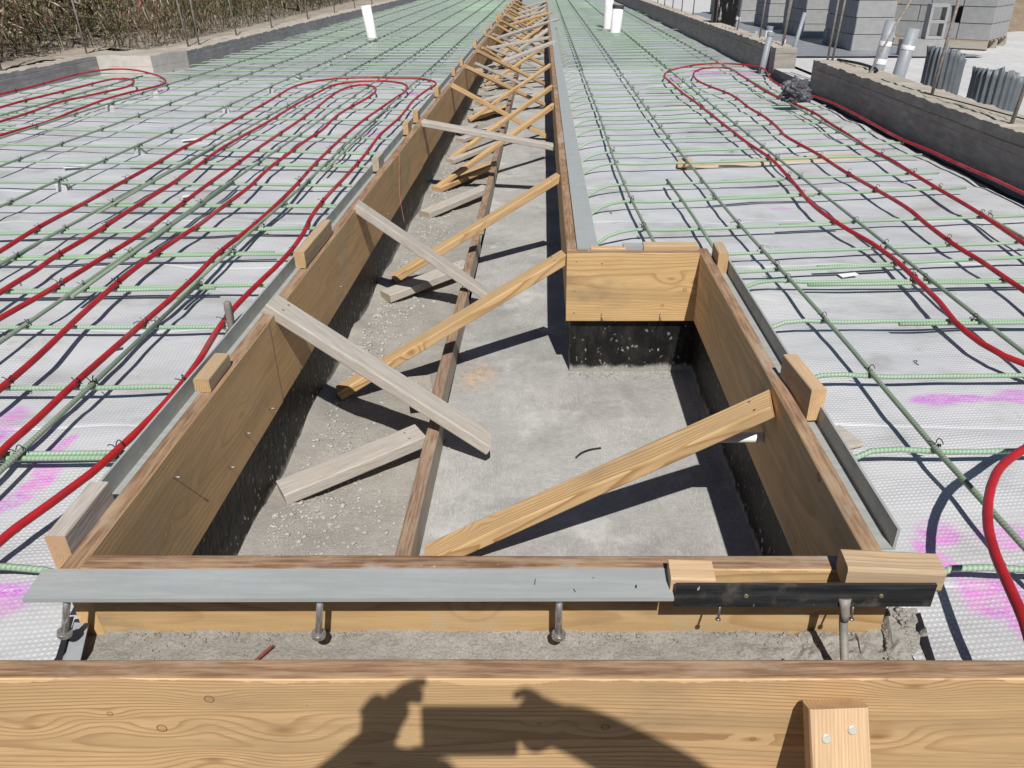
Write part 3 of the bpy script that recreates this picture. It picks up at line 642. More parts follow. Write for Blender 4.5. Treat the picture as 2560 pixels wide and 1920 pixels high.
# ------------------------------------------------------------------ embed plates and angles
def plate(name, x0, x1, y0, y1, z, th, mat, parent=None):
    m = MB(); m.box(x0, x1, y0, y1, z - th, z); return m.build(name, mat, parent)
fp = empty('embed_plate', (-.909, 1.0, 0))
m = MB()
for (x, y, z) in ((-.912, 1.000, -.001), (.230, 1.001, .001), (.226, 1.0755, .001), (-.918, 1.0755, -.001)): m.v += [(x + .909, y - 1.0, z - .007), (x + .909, y - 1.0, z + .0015)]
m.face([1, 3, 5, 7]); m.face([6, 4, 2, 0]); m.face([0, 2, 3, 1]); m.face([2, 4, 5, 3]); m.face([4, 6, 7, 5]); m.face([6, 0, 1, 7])
m.build('plate', M_PLATE, fp)
m = MB(); m.box(0.004, 1.13, .066, .073, -.05, -.0075); m.build('down_leg', M_PLATE, fp)
def stud(px, tilt, parent):
    m = MB(); a = Vector((px, .014, -.007)); d = Vector((tilt, -.02, -1)).normalized()
    m.tube([a, a + d * .088], .0062, 14); m.tube([a + d * .088, a + d * .0895], .0125, 20); m.tube([a + d * .0885, a + d * .097, a + d * .098], .0128, 20, radii=[.0128, .0128, .0118])
    n0 = 14 * 1 + 2
    m.tube([a, a + d * .006], .0105, 14)
    for q_ in range(n0, len(m.sm)): m.sm[q_] = False
    m.build('stud', M_STUD, parent)
for px, t_ in ((.067, -.34), (.515, -.17), (.938, .0)): stud(px, t_, fp)
m = MB()
for (x, y, L, w_, a) in ((.895, .040, .018, .0018, 84), (.965, .018, .010, .002, 110), (1.075, .028, .009, .004, 70), (1.00, .05, .006, .0015, 10)):
    c_, s_ = math.cos(R(a)), math.sin(R(a)); b = len(m.v)
    for u_, v_ in ((-1, -1), (1, -.4), (.7, 1), (-.8, .6)): m.v.append((x + u_ * L / 2 * c_ - v_ * w_ / 2 * s_, y + u_ * L / 2 * s_ + v_ * w_ / 2 * c_, .0031))
    m.face([b, b + 1, b + 2, b + 3])
m.build('scuff_marks', M_MEMBK, fp)
tag(fp, 'flat grey steel plate with three headed studs along front form board', 'steel plate')
# black angle
ba = empty('steel_angle', (.232, 1.012, 0))
m = MB(); m.box(0, .455, -.006, 0, -.024, .027); m.build('vertical_leg', M_BLACKST, ba)
m = MB(); m.box(0, .455, 0.0005, .045, -.024, -.018); m.build('seat_leg', M_BLACKST, ba)
m = MB()
m.tube(spline([(.300, -.006, -.012), (.300, -.012, -.03), (.302, -.028, -.07), (.306, -.075, -.155)], .012), .0075, 12); m.build('anchor_rod', M_ROD, ba)
m = MB(); m.tube([(.300, -.004, -.006), (.300, -.011, -.018), (.301, -.016, -.03), (.301, -.018, -.045)], .012, 12, radii=[.0115, .009, .0082, .0078]); m.build('weld', M_STEEL, ba)
for px in (.125, .362):
    m = MB(); m.tube([(px, -.004, .002), (px, -.008, .002)], .004, 12); m.build('screw', M_BRASS, ba)
    m = MB(); m.tube([(px - .04, .005, -.018), (px - .045, -.012, -.046)], .0022, 6); m.tube([(px - .045, -.012, -.046), (px - .0455, -.013, -.049)], .005, 8); m.build('nail', M_NAIL, ba)
tag(ba, 'black steel angle with welded rod at right end of front board', 'steel angle')
def run_angle(name, x_in, side, y0, y1, label, wid=.040, lift=.017):
    e = empty(name, (x_in, y0, 0)); L = y1 - y0
    m = MB(); a, b = sorted((0, side * wid)); m.box(a, b, 0, L, -.036, -.030); m.build('seat_leg', M_PLATE, e)
    m = MB(); a, b = sorted((side * wid, side * (wid + .006))); m.box(a, b, 0, L, -.036, lift); m.build('vertical_leg', M_ANGLE, e)
    tag(e, label, 'steel angle', 'grey steel angles along the form tops'); return e
run_angle('steel_angle', XL - BT - .0015, -1, 1.30, 7.0, 'near grey steel angle along the outside of left form boards')
run_angle('steel_angle', XL - BT - .0015, -1, 7.006, 13.1, 'second grey steel angle along left forms beyond the red loops')
run_angle('steel_angle', XL - BT - .0015, -1, 13.106, 31, 'far grey steel angle along left forms beside the white pipe')
run_angle('steel_angle', XB + BT + .0015, 1, 1.17, 2.92, 'grey steel angle along outside of the right plank of the wide pit')
rp = []
for i, (a, b) in enumerate(((2.895, 9.0), (9.004, 15.1), (15.104, 31))):
    m = MB(); m.box(0, .082, 0, b - a, -.006, .002); e = empty('embed_plate', (XR + BT + .003, a, 0)); m.build('plate', M_PLATE, e)
    m = MB(); m.box(.075, .081, .01, b - a, -.06, -.0065); m.build('down_leg', M_PLATE, e)
    tag(e, ['pale flat steel plate beside right form board, nearest the return', 'pale flat steel plate along right form board, middle length', 'pale flat steel plate along right form board, farthest length'][i], 'steel plate', 'flat steel plates on the right form')
m = MB(); m.box(0, .19, 0, .04, -.05, .012); bl = m.build('steel_angle', M_ANGLE, None, (.315, YB + BT + .012, 0)); tag(bl, 'short grey steel piece behind the bright return board', 'steel angle')

# ------------------------------------------------------------------ cleats and blocks on the form tops
def block(c, size, rz, mat, label, cat='block', group=None, tilt=0.0, ch=.004):
    L, w, t = size; d = Vector((math.cos(rz), math.sin(rz), tilt)).normalized(); c = Vector(c)
    return lumber('wood_block', c - d * L / 2, c + d * L / 2, w, t, mat, label, cat, group, ch=ch)
G_CL = 'wood blocks along the left form'
CX = XL - BT - .0205
block((CX + .004, 1.200, .006), (.170, .038, .080), R(91), W_CORNER, 'big split grey end block at near left corner', group=G_CL)
block((-.881, 1.815, .0205), (.15, .040, .038), R(90), W_CLEAT, 'short tapered tan block by the near left angle', group=G_CL)
block((-.884, 2.87, .0325), (.40, .038, .062), R(90), W_CLEAT, 'long tan block left of the second grey brace', group=G_CL)
cl = [(4.32, .15, 'grey-topped block standing on left form by the pink string'), (5.36, .15, 'orange end-grained block left of the flat grey spreader'), (5.80, .12, 'upright block just beyond the flat grey spreader'),
      (7.05, .16, 'tan block on left form by the nearest red pipe corner'), (8.45, .13, 'upright tan block on left form beyond the red loop'), (9.3, .13, 'upright tan block on left form, first over the grey sheet')]
for y, l, lab in cl: block((CX, y, .020), (l, .036, .075), R(90), W_CLEAT if y != 4.32 else W_OLD, lab, group=G_CL)
for i, y in enumerate((11.3, 13.4, 14.9, 16.7, 17.6, 18.4, 19.8, 21.3, 23, 24.8, 26.5, 28.3)):
    block((CX, y, .045), (.10, .038, .10), R(90), W_NEW, 'tiny pale block far up the left form, %s beyond the red loops' % ORD[i + 1], group=G_CL)
G_CR = 'wood blocks on the right forms'
block((XB + BT + .022, 1.735, .022), (.195, .038, .088), R(95), W_END, 'stout pale block on edge on the right plank', group=G_CR)
block((XB + BT + .0215, 2.765, .008), (.13, .038, .078), R(88), W_CLEAT, 'brown block at outer corner of the return board', group=G_CR)
block((.50, YB + BT + .028, -.010), (.215, .050, .055), R(1), W_END, 'pale block lying behind right end of the return board', group=G_CR)
block((.255, YB + BT + .022, -.012), (.135, .036, .035), R(-1), W_END, 'small pale block behind left end of the return board', group=G_CR)
block((.265, 1.044, .010), (.078, .052, .040), R(-2), W_END, 'small pale block between front board and black angle', group=G_CR)
block((.622, 1.050, .021), (.168, .056, .048), R(-4), W_CLEAT, 'large chunky weathered block at right end of front board', group=G_CR, ch=.007)

# ------------------------------------------------------------------ braces
G_B = 'timber braces across the trench'
def brace(p0, p1, mat, label, roll=0.0, w=.089, t=.038, name='timber_brace', screws=True, cat='brace', group=G_B, cut0=0, cut1=0):
    o = lumber(name, p0, p1, w, t, mat, label, cat, group, roll=roll, ch=.005, cut0=cut0, cut1=cut1)
    if screws and (Vector(p0)).y < 9:
        ax = (Vector(p1) - Vector(p0)).normalized(); u = Vector((0, 0, 1)); u = (u - ax * u.dot(ax)).normalized(); s = u.cross(ax)
        for d in (-.02, .022):
            disc_part('screw', o, Vector(p0) + ax * .05 + s * d + u * t / 2, u, .0042, .0012, M_NAIL, 8)
    return o
brace((XB - .006, 1.745, -.035), (-.325, 1.67, -.495), W_NEW, 'large golden front brace from right plank down to the kicker', cut0=.012, w=.080)
brace((XR - .004, 2.905, -.035), (-.80, 2.63, -.50), W_NEW, 'golden brace rising to the left corner of the return board', w=.068)
brace((XR - .004, 4.20, -.035), (-.80, 3.88, -.50), W_NEW, 'golden brace behind, second along right form', w=.064)
brace((XR - .004, 6.60, -.03), (-.80, 5.80, -.50), W_NEW, 'tan brace to right form, just behind the flat grey spreader', w=.042, t=.034)
brace((XR - .004, 7.70, -.03), (-.80, 6.80, -.50), W_NEW, 'tan brace to right form, second behind the flat grey spreader', w=.042, t=.034)
brace((XR - .004, 9.50, -.03), (-.80, 8.66, -.50), W_NEW, 'tan brace to right form, third behind the flat grey spreader', w=.042, t=.034)
brace((XL - .028, 2.30, .016), (-.185, 2.205, -.455), W_OLD, 'wide bleached grey brace from near left form board', cut1=-.012)
brace((XL - .010, 3.50, .004), (-.27, 3.53, -.455), W_OLD, 'slim grey brace crossing the second golden brace')
brace((XL - .004, 5.68, -.008), (.085, 5.62, -.165), W_OLD, 'flat grey spreader reaching from left form to right form')
lt = [(7.60, 7.76), (9.07, 9.67), (10.8, 11.5), (13.2, 13.8), (15.7, 16.2), (17.0, 18.0), (19.2, 20.0), (21.4, 22.3), (23.2, 24.1), (25.2, 26.0), (27.3, 28.2)]
for i, (a, b) in enumerate(lt):
    brace((XL - .002, a, .0), (.04, b, -.50), W_NEW, 'tan brace sloping from left form to right floor, %s beyond the flat spreader' % ORD[i])
for i, (p0, p1, mt) in enumerate([((-.83, 11.0, -.26), (.16, 11.8, .024), W_OLD), ((-.82, 12.8, -.14), (.10, 13.1, -.015), W_OLD), ((-.80, 14.2, -.12), (.30, 16.9, .03), W_OLD), ((-.80, 17.9, -.16), (.18, 19.4, .026), W_NEW),
                                  ((-.82, 20.5, -.2), (.1, 21.5, -.02), W_OLD), ((-.82, 22.8, -.2), (.1, 24.0, -.02), W_OLD), ((-.82, 25.5, -.2), (.12, 26.5, .0), W_OLD)]):
    brace(p0, p1, mt, 'weathered far spreader laid across the trench, %s counting away from camera' % ORD[i])
for i, (ya, yb) in enumerate(((12.2, 11.4), (14.8, 13.8), (16.5, 15.4), (18.7, 17.5), (20.8, 19.6), (23.0, 21.9), (25.0, 23.8))):
    brace((XR - .004, ya, -.03), (-.8, yb, -.5), W_OLD if i % 2 else W_NEW, 'far brace rising to the right form, %s beyond the nearer three tan ones' % ORD[i], w=.045, t=.034)
for i in range(14):
    ya = 10.2 + i * 1.25 + rnd.uniform(-.3, .3); k_ = rnd.random()
    if k_ < .5: p0, p1 = (XL + rnd.uniform(0, .02), ya, rnd.uniform(-.12, .01)), (rnd.uniform(-.3, .02), ya + rnd.uniform(.3, 1.1), -.46)
    else: p0, p1 = (XR - .006, ya, rnd.uniform(-.1, 0)), (rnd.uniform(-.75, -.4), ya - rnd.uniform(.2, 1.0), -.47)
    brace(p0, p1, W_OLD if rnd.random() < .55 else W_NEW, 'thin extra stick in the far tangle of braces, %s going away' % ORD[i], w=rnd.uniform(.038, .06), t=.034, name='timber_stick', cat='stick', group='extra sticks in the far trench')
# kicker boards on the floor
G_K = 'kicker boards along the trench floor'
kk = [(1.14, 2.325, -.376), (2.44, 3.56, -.388), (3.78, 4.42, -.392), (4.74, 6.15, -.390), (6.3, 8.2, -.392), (8.3, 10.6, -.390), (10.7, 13.5, -.392), (13.6, 17, -.39), (17.1, 21, -.392), (21.1, 27, -.39)]
for i, (a, b, x) in enumerate(kk):
    lumber('kicker_board', (x - .006, a, FLOOR + .054), (x, b, FLOOR + .054), .042, .104, W_KICK, 'grey brown kicker board on edge on the trench floor, %s from the front' % ORD[i], 'kicker board', G_K)
G_S = 'short struts behind the kicker boards'
st = [((-.418, 2.235, -.445), (-.83, 1.975, -.497), 'broad grey strut nearest the front, left of the kicker'),
      ((-.455, 2.50, -.455), (-.50, 2.74, -.505), 'stubby grey offcut lying under the bleached grey brace'),
      ((-.412, 3.98, -.46), (-.80, 3.64, -.505), 'grey strut crossed by the slim grey brace'),
      ((-.412, 5.62, -.46), (-.80, 5.10, -.505), 'grey strut beyond the second golden brace')]
for p0, p1, lab in st: brace(p0, p1, W_OLD, lab, w=.095, t=.042, group=G_S, name='timber_strut', cat='strut')
for i, y in enumerate((6.4, 7.3, 8.2, 9.3, 10.4, 11.6, 12.9, 14.2, 15.6, 17, 18.6)):
    brace((-.412, y, -.46), (-.80, y - .5 - .2 * rnd.random(), -.505), W_OLD if i % 3 else W_NEW, 'short far strut left of the kickers, %s behind the flat spreader' % ORD[i], group=G_S, name='timber_strut', cat='strut')
for i, (x, y, rz) in enumerate(((-.62, 9.2, 10), (-.66, 12.1, 25), (-.55, 12.4, 15), (-.6, 15.0, 30), (-.74, 8.0, 80))):
    block((x, y, FLOOR + .06), (.35, .089, .038), R(rz), W_NEW if i % 2 else W_OLD, 'loose timber offcut on trench dirt, %s going away' % ORD[i], 'offcut', 'loose offcuts in the trench')
block((-.80, 10.3, -.18), (.25, .1, .04), R(95), W_OLD, 'pale grey board leaning inside the left form far back', 'offcut')

# ------------------------------------------------------------------ rebar mats
ZC, ZL, ZP = -.106, -.090, -.087
RB = .0073
MATS = {'g': M_GREEN, 'o': M_GREEN_SHADED}
def bar(pts, mat, label, group, r=RB, n=8, cat='rebar', name='rebar'):
    p0 = Vector(pts[0]); m = MB(); m.tube([Vector(p) - p0 for p in pts], r, n); o = m.build(name, mat, None, p0); tag(o, label, cat, group); return o
GL = 'green crossbars left of the trench'; GLL = 'lengthwise bars left of the trench'; GR = 'green crossbars right of the trench'; GRL = 'lengthwise bars right of the trench'; GRX = 'lap bars right of the trench'; GLX = 'lap bars left of the trench'
# left crossbars: (y at x=-2.6, y at x=-1.15)
lc = [(1.19, 1.20), (1.57, 1.595), (1.95, 1.965), (2.37, 2.385), (2.68, 2.77), (3.05, 3.13), (3.43, 3.51), (3.89, 3.87), (4.36, 4.30), (4.85, 4.76), (5.30, 5.14), (5.82, 5.62), (6.46, 6.36), (7.02, 6.85), (7.6, 7.45), (8.2, 8.1), (8.75, 8.65), (9.2, 9.1)]
ties = []
def wig(i, x): return .012 * noise.noise(Vector((x * 1.3, i * 3.7, 0)))
def zw(i, x): return .004 * noise.noise(Vector((x * 1.7, i * 2.1, 8)))
LX = [-1.31, -1.745, -2.20, -2.72, -3.27, -3.80, -4.38]
def ly(i, x): a, b = lc[i]; return a + (b - a) * (x + 2.6) / 1.45
for i in range(len(lc)):
    xs = [-5.05 + .25 * k for k in range(16)]
    pts = [(x, ly(i, x) + wig(i, x), ZC + zw(i, x)) for x in xs] + [(-1.10, ly(i, -1.1), ZC), (-1.02, ly(i, -1.02) - .004, ZC - .006), (-.96, ly(i, -.96) - .01, ZC - .022), (-.915, ly(i, -.915) - .014, ZC - .045)]
    bar(pts, M_GREEN, 'mint green crossbar over the white sheet left of the trench, %s from the front' % ORD[i], GL)
    if i in (1, 4, 5, 6, 7, 9, 10, 11, 12):
        x0, x1 = {1: (-2.2, -.965), 4: (-2.6, -1.25), 5: (-3.2, -1.15), 6: (-2.9, -1.05), 7: (-2.3, -1.0), 9: (-2.6, -1.2), 10: (-2.4, -1.05), 11: (-2.3, -1.3), 12: (-2.6, -1.1)}[i]
        dy = .021 if i % 2 else -.02
        if i in (1,): dy = .02
        bar([(x, ly(i, x) + wig(i, x) + dy, ZC) for x in (x0, (x0 * 2 + x1) / 3, (x0 + 2 * x1) / 3, x1)], M_GREEN, 'second green bar lapped beside the left crossbar, %s from the front' % ORD[i], GLX)
    for x in LX[:6]:
        ties.append((x, ly(i, x) + wig(i, x), ZC, i))
# far left crossbars
fb = None; y = 9.55; k = 0
while y < 30:
    xw = -4.30
    d = .03 * math.sin(k * 1.7)
    if fb is None:
        pts = [(xw, .06, ZC - .012), (xw + .04, .05, ZC + .012), (xw + .12, .04, ZC + .018), (-3.4, .03, ZC), (-2.4, .0, ZC + .003), (-1.6, -.01, ZC), (-1.15, 0, ZC), (-1.02, 0, ZC - .008), (-.95, 0, ZC - .03)]
        m = MB(); m.tube([Vector(p) for p in pts], RB * .92, 6); fb = m.build('rebar', M_GREENFAR); o = fb
    else:
        o = fb.copy(); COL.objects.link(o)
    o.location = (rnd.uniform(-.05, .03), y + d, rnd.uniform(-.003, .003)); o.rotation_euler = (0, 0, R(rnd.uniform(-1.6, .8)))
    tag(o, 'thin green crossbar among many over the far grey sheet left of trench', 'rebar', 'far crossbars on the left grey sheet')
    y += .385 + rnd.uniform(-.03, .03); k += 1
# far lap bars
lapm = None
def lap(x, y, L, rz, label, group):
    global lapm
    if lapm is None:
        m = MB(); m.tube([(0, 0, 0), (.45, .004, .002), (.9, 0, 0), (1.35, .003, 0)], RB, 6); lapm = m.build('rebar', M_GREENFAR); o = lapm
    else: o = lapm.copy(); COL.objects.link(o)
    o.location = (x, y, ZC); o.rotation_euler = (0, 0, rz); o.scale = (L / 1.35, 1, 1); tag(o, label, 'rebar', group)
y = 9.8
while y < 29:
    lap(-2.5 + rnd.uniform(-.3, .2), y, 1.4, R(rnd.uniform(-2.5, 1)), 'short green lap bar over the far grey sheet left of trench', 'far lap bars on the left'); y += .41
y = 9.7
while y < 17:
    lap(-4.25 + rnd.uniform(0, .1), y, .9, R(rnd.uniform(-5, -1)), 'short green starter bar by the left far curb', 'far starter bars at the left curb'); y += .45
for i, (x, y, l) in enumerate(((-5.05, 6.2, 1.0), (-5.1, 6.75, 1.0), (-5.05, 7.3, 1.05), (-4.9, 7.85, 1.0), (-4.7, 8.35, .9), (-4.55, 8.8, .85))):
    lap(x, y, l, R(-4), 'pale green starter bar under left red loops, %s from the front' % ORD[i], 'starter bars under the left red loops')
# left lengthwise bars
for i, x in enumerate(LX):
    yend = 31 if x > -4.3 else 9.6
    if i == 0: pts = [(x + .012, .95, ZL), (x + .008, 1.8, ZL), (x, 2.75, ZL)]
    else: pts = []
    ys = [1.0 + .8 * k for k in range(int((min(yend, 30) - 1.0) / .8) + 1)]
    xs = lambda yy: x + .018 * noise.noise(Vector((yy * .8, i * 5.1, 0)))
    if i == 0:
        bar(pts, M_GREEN_SHADED, 'near ribbed olive bar along left side, closest to the trench', GLL)
        pts = [(xs(yy) - .018, yy, ZL) for yy in ys if yy > 2.2]
    else: pts = [(xs(yy), yy, ZL + .003 * noise.noise(Vector((yy, i, 4)))) for yy in ys]
    bar(pts, M_GREEN_SHADED, 'long olive bar running lengthwise left of the trench, %s out from it' % ORD[i], GLL)
    if i in (0, 1, 2):
        a, b = {0: (4.6, 6.2), 1: (2.62, 4.3), 2: (3.7, 5.2)}[i]
        bar([(x + .022, a, ZL), (x + .014, (a + b) / 2, ZL), (x + .02, b, ZL)], M_GREEN_SHADED, 'lapped olive bar beside the %s lengthwise bar left of the trench' % ORD[i], GLX)
# right crossbars  (y at x=.9, slope)
def rbar(i, y9, x0, x1, sl, arc, label, group, yy=0.0):
    f = lambda x: y9 + sl * (x - .9) + .01 * noise.noise(Vector((x * 1.4, i * 3.3, 2))) + yy
    pts = []
    if arc:
        pts = [(x0, f(x0) - .055, ZC - .062), (x0 + .03, f(x0) - .038, ZC - .034), (x0 + .075, f(x0) - .018, ZC - .010), (x0 + .13, f(x0), ZC + .004), (x0 + .2, f(x0 + .2), ZC + .008), (x0 + .32, f(x0 + .32), ZC)]
        x = x0 + .5
    else: x = x0
    while x < x1: pts.append((x, f(x), ZC + zw(i, x))); x += .25
    pts.append((x1, f(x1), ZC)); bar([tuple(p) for p in spline(pts, .06 if arc else .2)], M_GREEN, label, group); return f
rc = [(1.19, .70, 2.6, .0, False), (1.625, .70, 2.6, .0, False), (2.03, .70, 2.6, .01, False), (2.42, .70, 2.6, .03, False), (2.80, .70, 2.6, .03, False), (2.93, .30, 1.45, .13, False), (3.15, .30, 2.55, .12, False),
      (3.51, .225, 1.42, .12, True), (4.01, .225, 1.45, .15, True), (4.36, .225, 1.38, .15, True), (4.86, .225, 1.5, .14, True), (5.20, .225, 1.42, .16, True), (5.62, .225, 1.5, .16, True), (6.02, .225, 1.45, .16, True), (6.42, .225, 1.4, .15, True),
      (6.83, .225, 1.5, .15, True), (7.25, .225, 1.45, .15, True), (7.65, .225, 1.5, .15, True), (8.05, .225, 1.45, .15, True), (8.5, .225, 1.5, .15, True)]
RXm = [.455, .0, 1.48, 2.17]
def m2x(y): return .89 + max(0, min(1, (4 - y) / 2.6)) * .11
for i, (y9, x0, x1, sl, arc) in enumerate(rc):
    arcd = arc or i < 5
    f = rbar(i, y9, x0 if arc else (x0 if i >= 5 else .70), x1, sl, arcd, 'mint green crossbar over the white sheet right of the trench, %s from the front' % ORD[i], GR)
    if i in (3, 4, 5) or i >= 7:
        a = {3: 1.22, 4: 1.02, 5: 1.12}.get(i, 1.02 + .12 * math.sin(i * 2.1)); b = min(2.50, 2.42 + .1 * math.sin(i * 1.3))
        rbar(i + 40, y9, a, b, sl, False, 'green lap bar ending short of the right curb, %s from the front' % ORD[i], GRX, yy=.020 if i >= 5 else -.022)
    for x in (.455, m2x(y9), 1.48, 2.17):
        if x > x0 + .15 and (x < x1 or i >= 7) and not (i < 7 and x < .7): ties.append((x, f(x), ZC, i + 100))
# far right crossbars
fr_ = None; y = 8.92; k = 0
while y < 30:
    if fr_ is None:
        pts = [(.225, -.10, ZC - .062), (.255, -.08, ZC - .03), (.31, -.06, ZC - .004), (.38, -.045, ZC + .008), (.5, -.03, ZC + .004), (.9, 0, ZC), (1.3, .03, ZC), (1.62, .05, ZC)]
        m = MB(); m.tube(spline(pts, .09), RB * .92, 6); fr_ = m.build('rebar', M_GREENFAR); o = fr_
    else: o = fr_.copy(); COL.objects.link(o)
    o.location = (rnd.uniform(-.01, .01), y + .06 + rnd.uniform(-.02, .02), 0); tag(o, 'thin green hooked crossbar beside the pale plate over the far grey sheet', 'rebar', 'far crossbars on the right grey sheet')
    y += .40 + rnd.uniform(-.03, .03); k += 1
y = 8.95
while y < 28:
    lap(1.02 + rnd.uniform(-.12, .12), y + .10, 1.42 + rnd.uniform(-.12, .08), R(7.5 + rnd.uniform(-1, 1)), 'short green lap bar pointing at the far right curb', 'far lap bars on the right'); y += .41
# right lengthwise
def lng(pts, lab): bar([tuple(p) for p in spline(pts, .25)], M_GREEN_SHADED, lab, GRL)
lng([(.50, 2.97, ZL), (.46, 3.9, ZL), (.445, 5.0, ZL), (.455, 6.5, ZL), (.45, 9, ZL), (.455, 12, ZL), (.46, 18, ZL), (.455, 30, ZL)], 'olive bar running lengthwise nearest the right form')
lng([(.70, 4.36, ZL), (.72, 3.9, ZL), (.73, 3.40, ZL), (.735, 3.02, ZL)], 'short olive bar ending behind the return board on right sheet')
lng([(1.02, .95, ZL), (.985, 1.6, ZL), (.975, 2.2, ZL), (.955, 2.77, ZL), (.92, 3.5, ZL), (.90, 4.4, ZL), (.875, 6.5, ZL), (.88, 9, ZL), (.885, 14, ZL), (.88, 30, ZL)], 'long olive bar lengthwise on right sheet passing the pale block')
lng([(1.55, .93, ZL), (1.53, 1.3, ZL), (1.50, 2.4, ZL), (1.49, 3.5, ZL), (1.475, 5, ZL), (1.465, 8, ZL), (1.47, 14, ZL), (1.48, 30, ZL)], 'long olive bar lengthwise in the middle of right mat')
lng([(2.12, .93, ZL), (2.13, 2.6, ZL), (2.14, 3.6, ZL), (2.16, 6.4, ZL), (2.19, 10, ZL), (2.19, 14, ZL), (2.2, 30, ZL)], 'long olive bar lengthwise closest to the right curb')

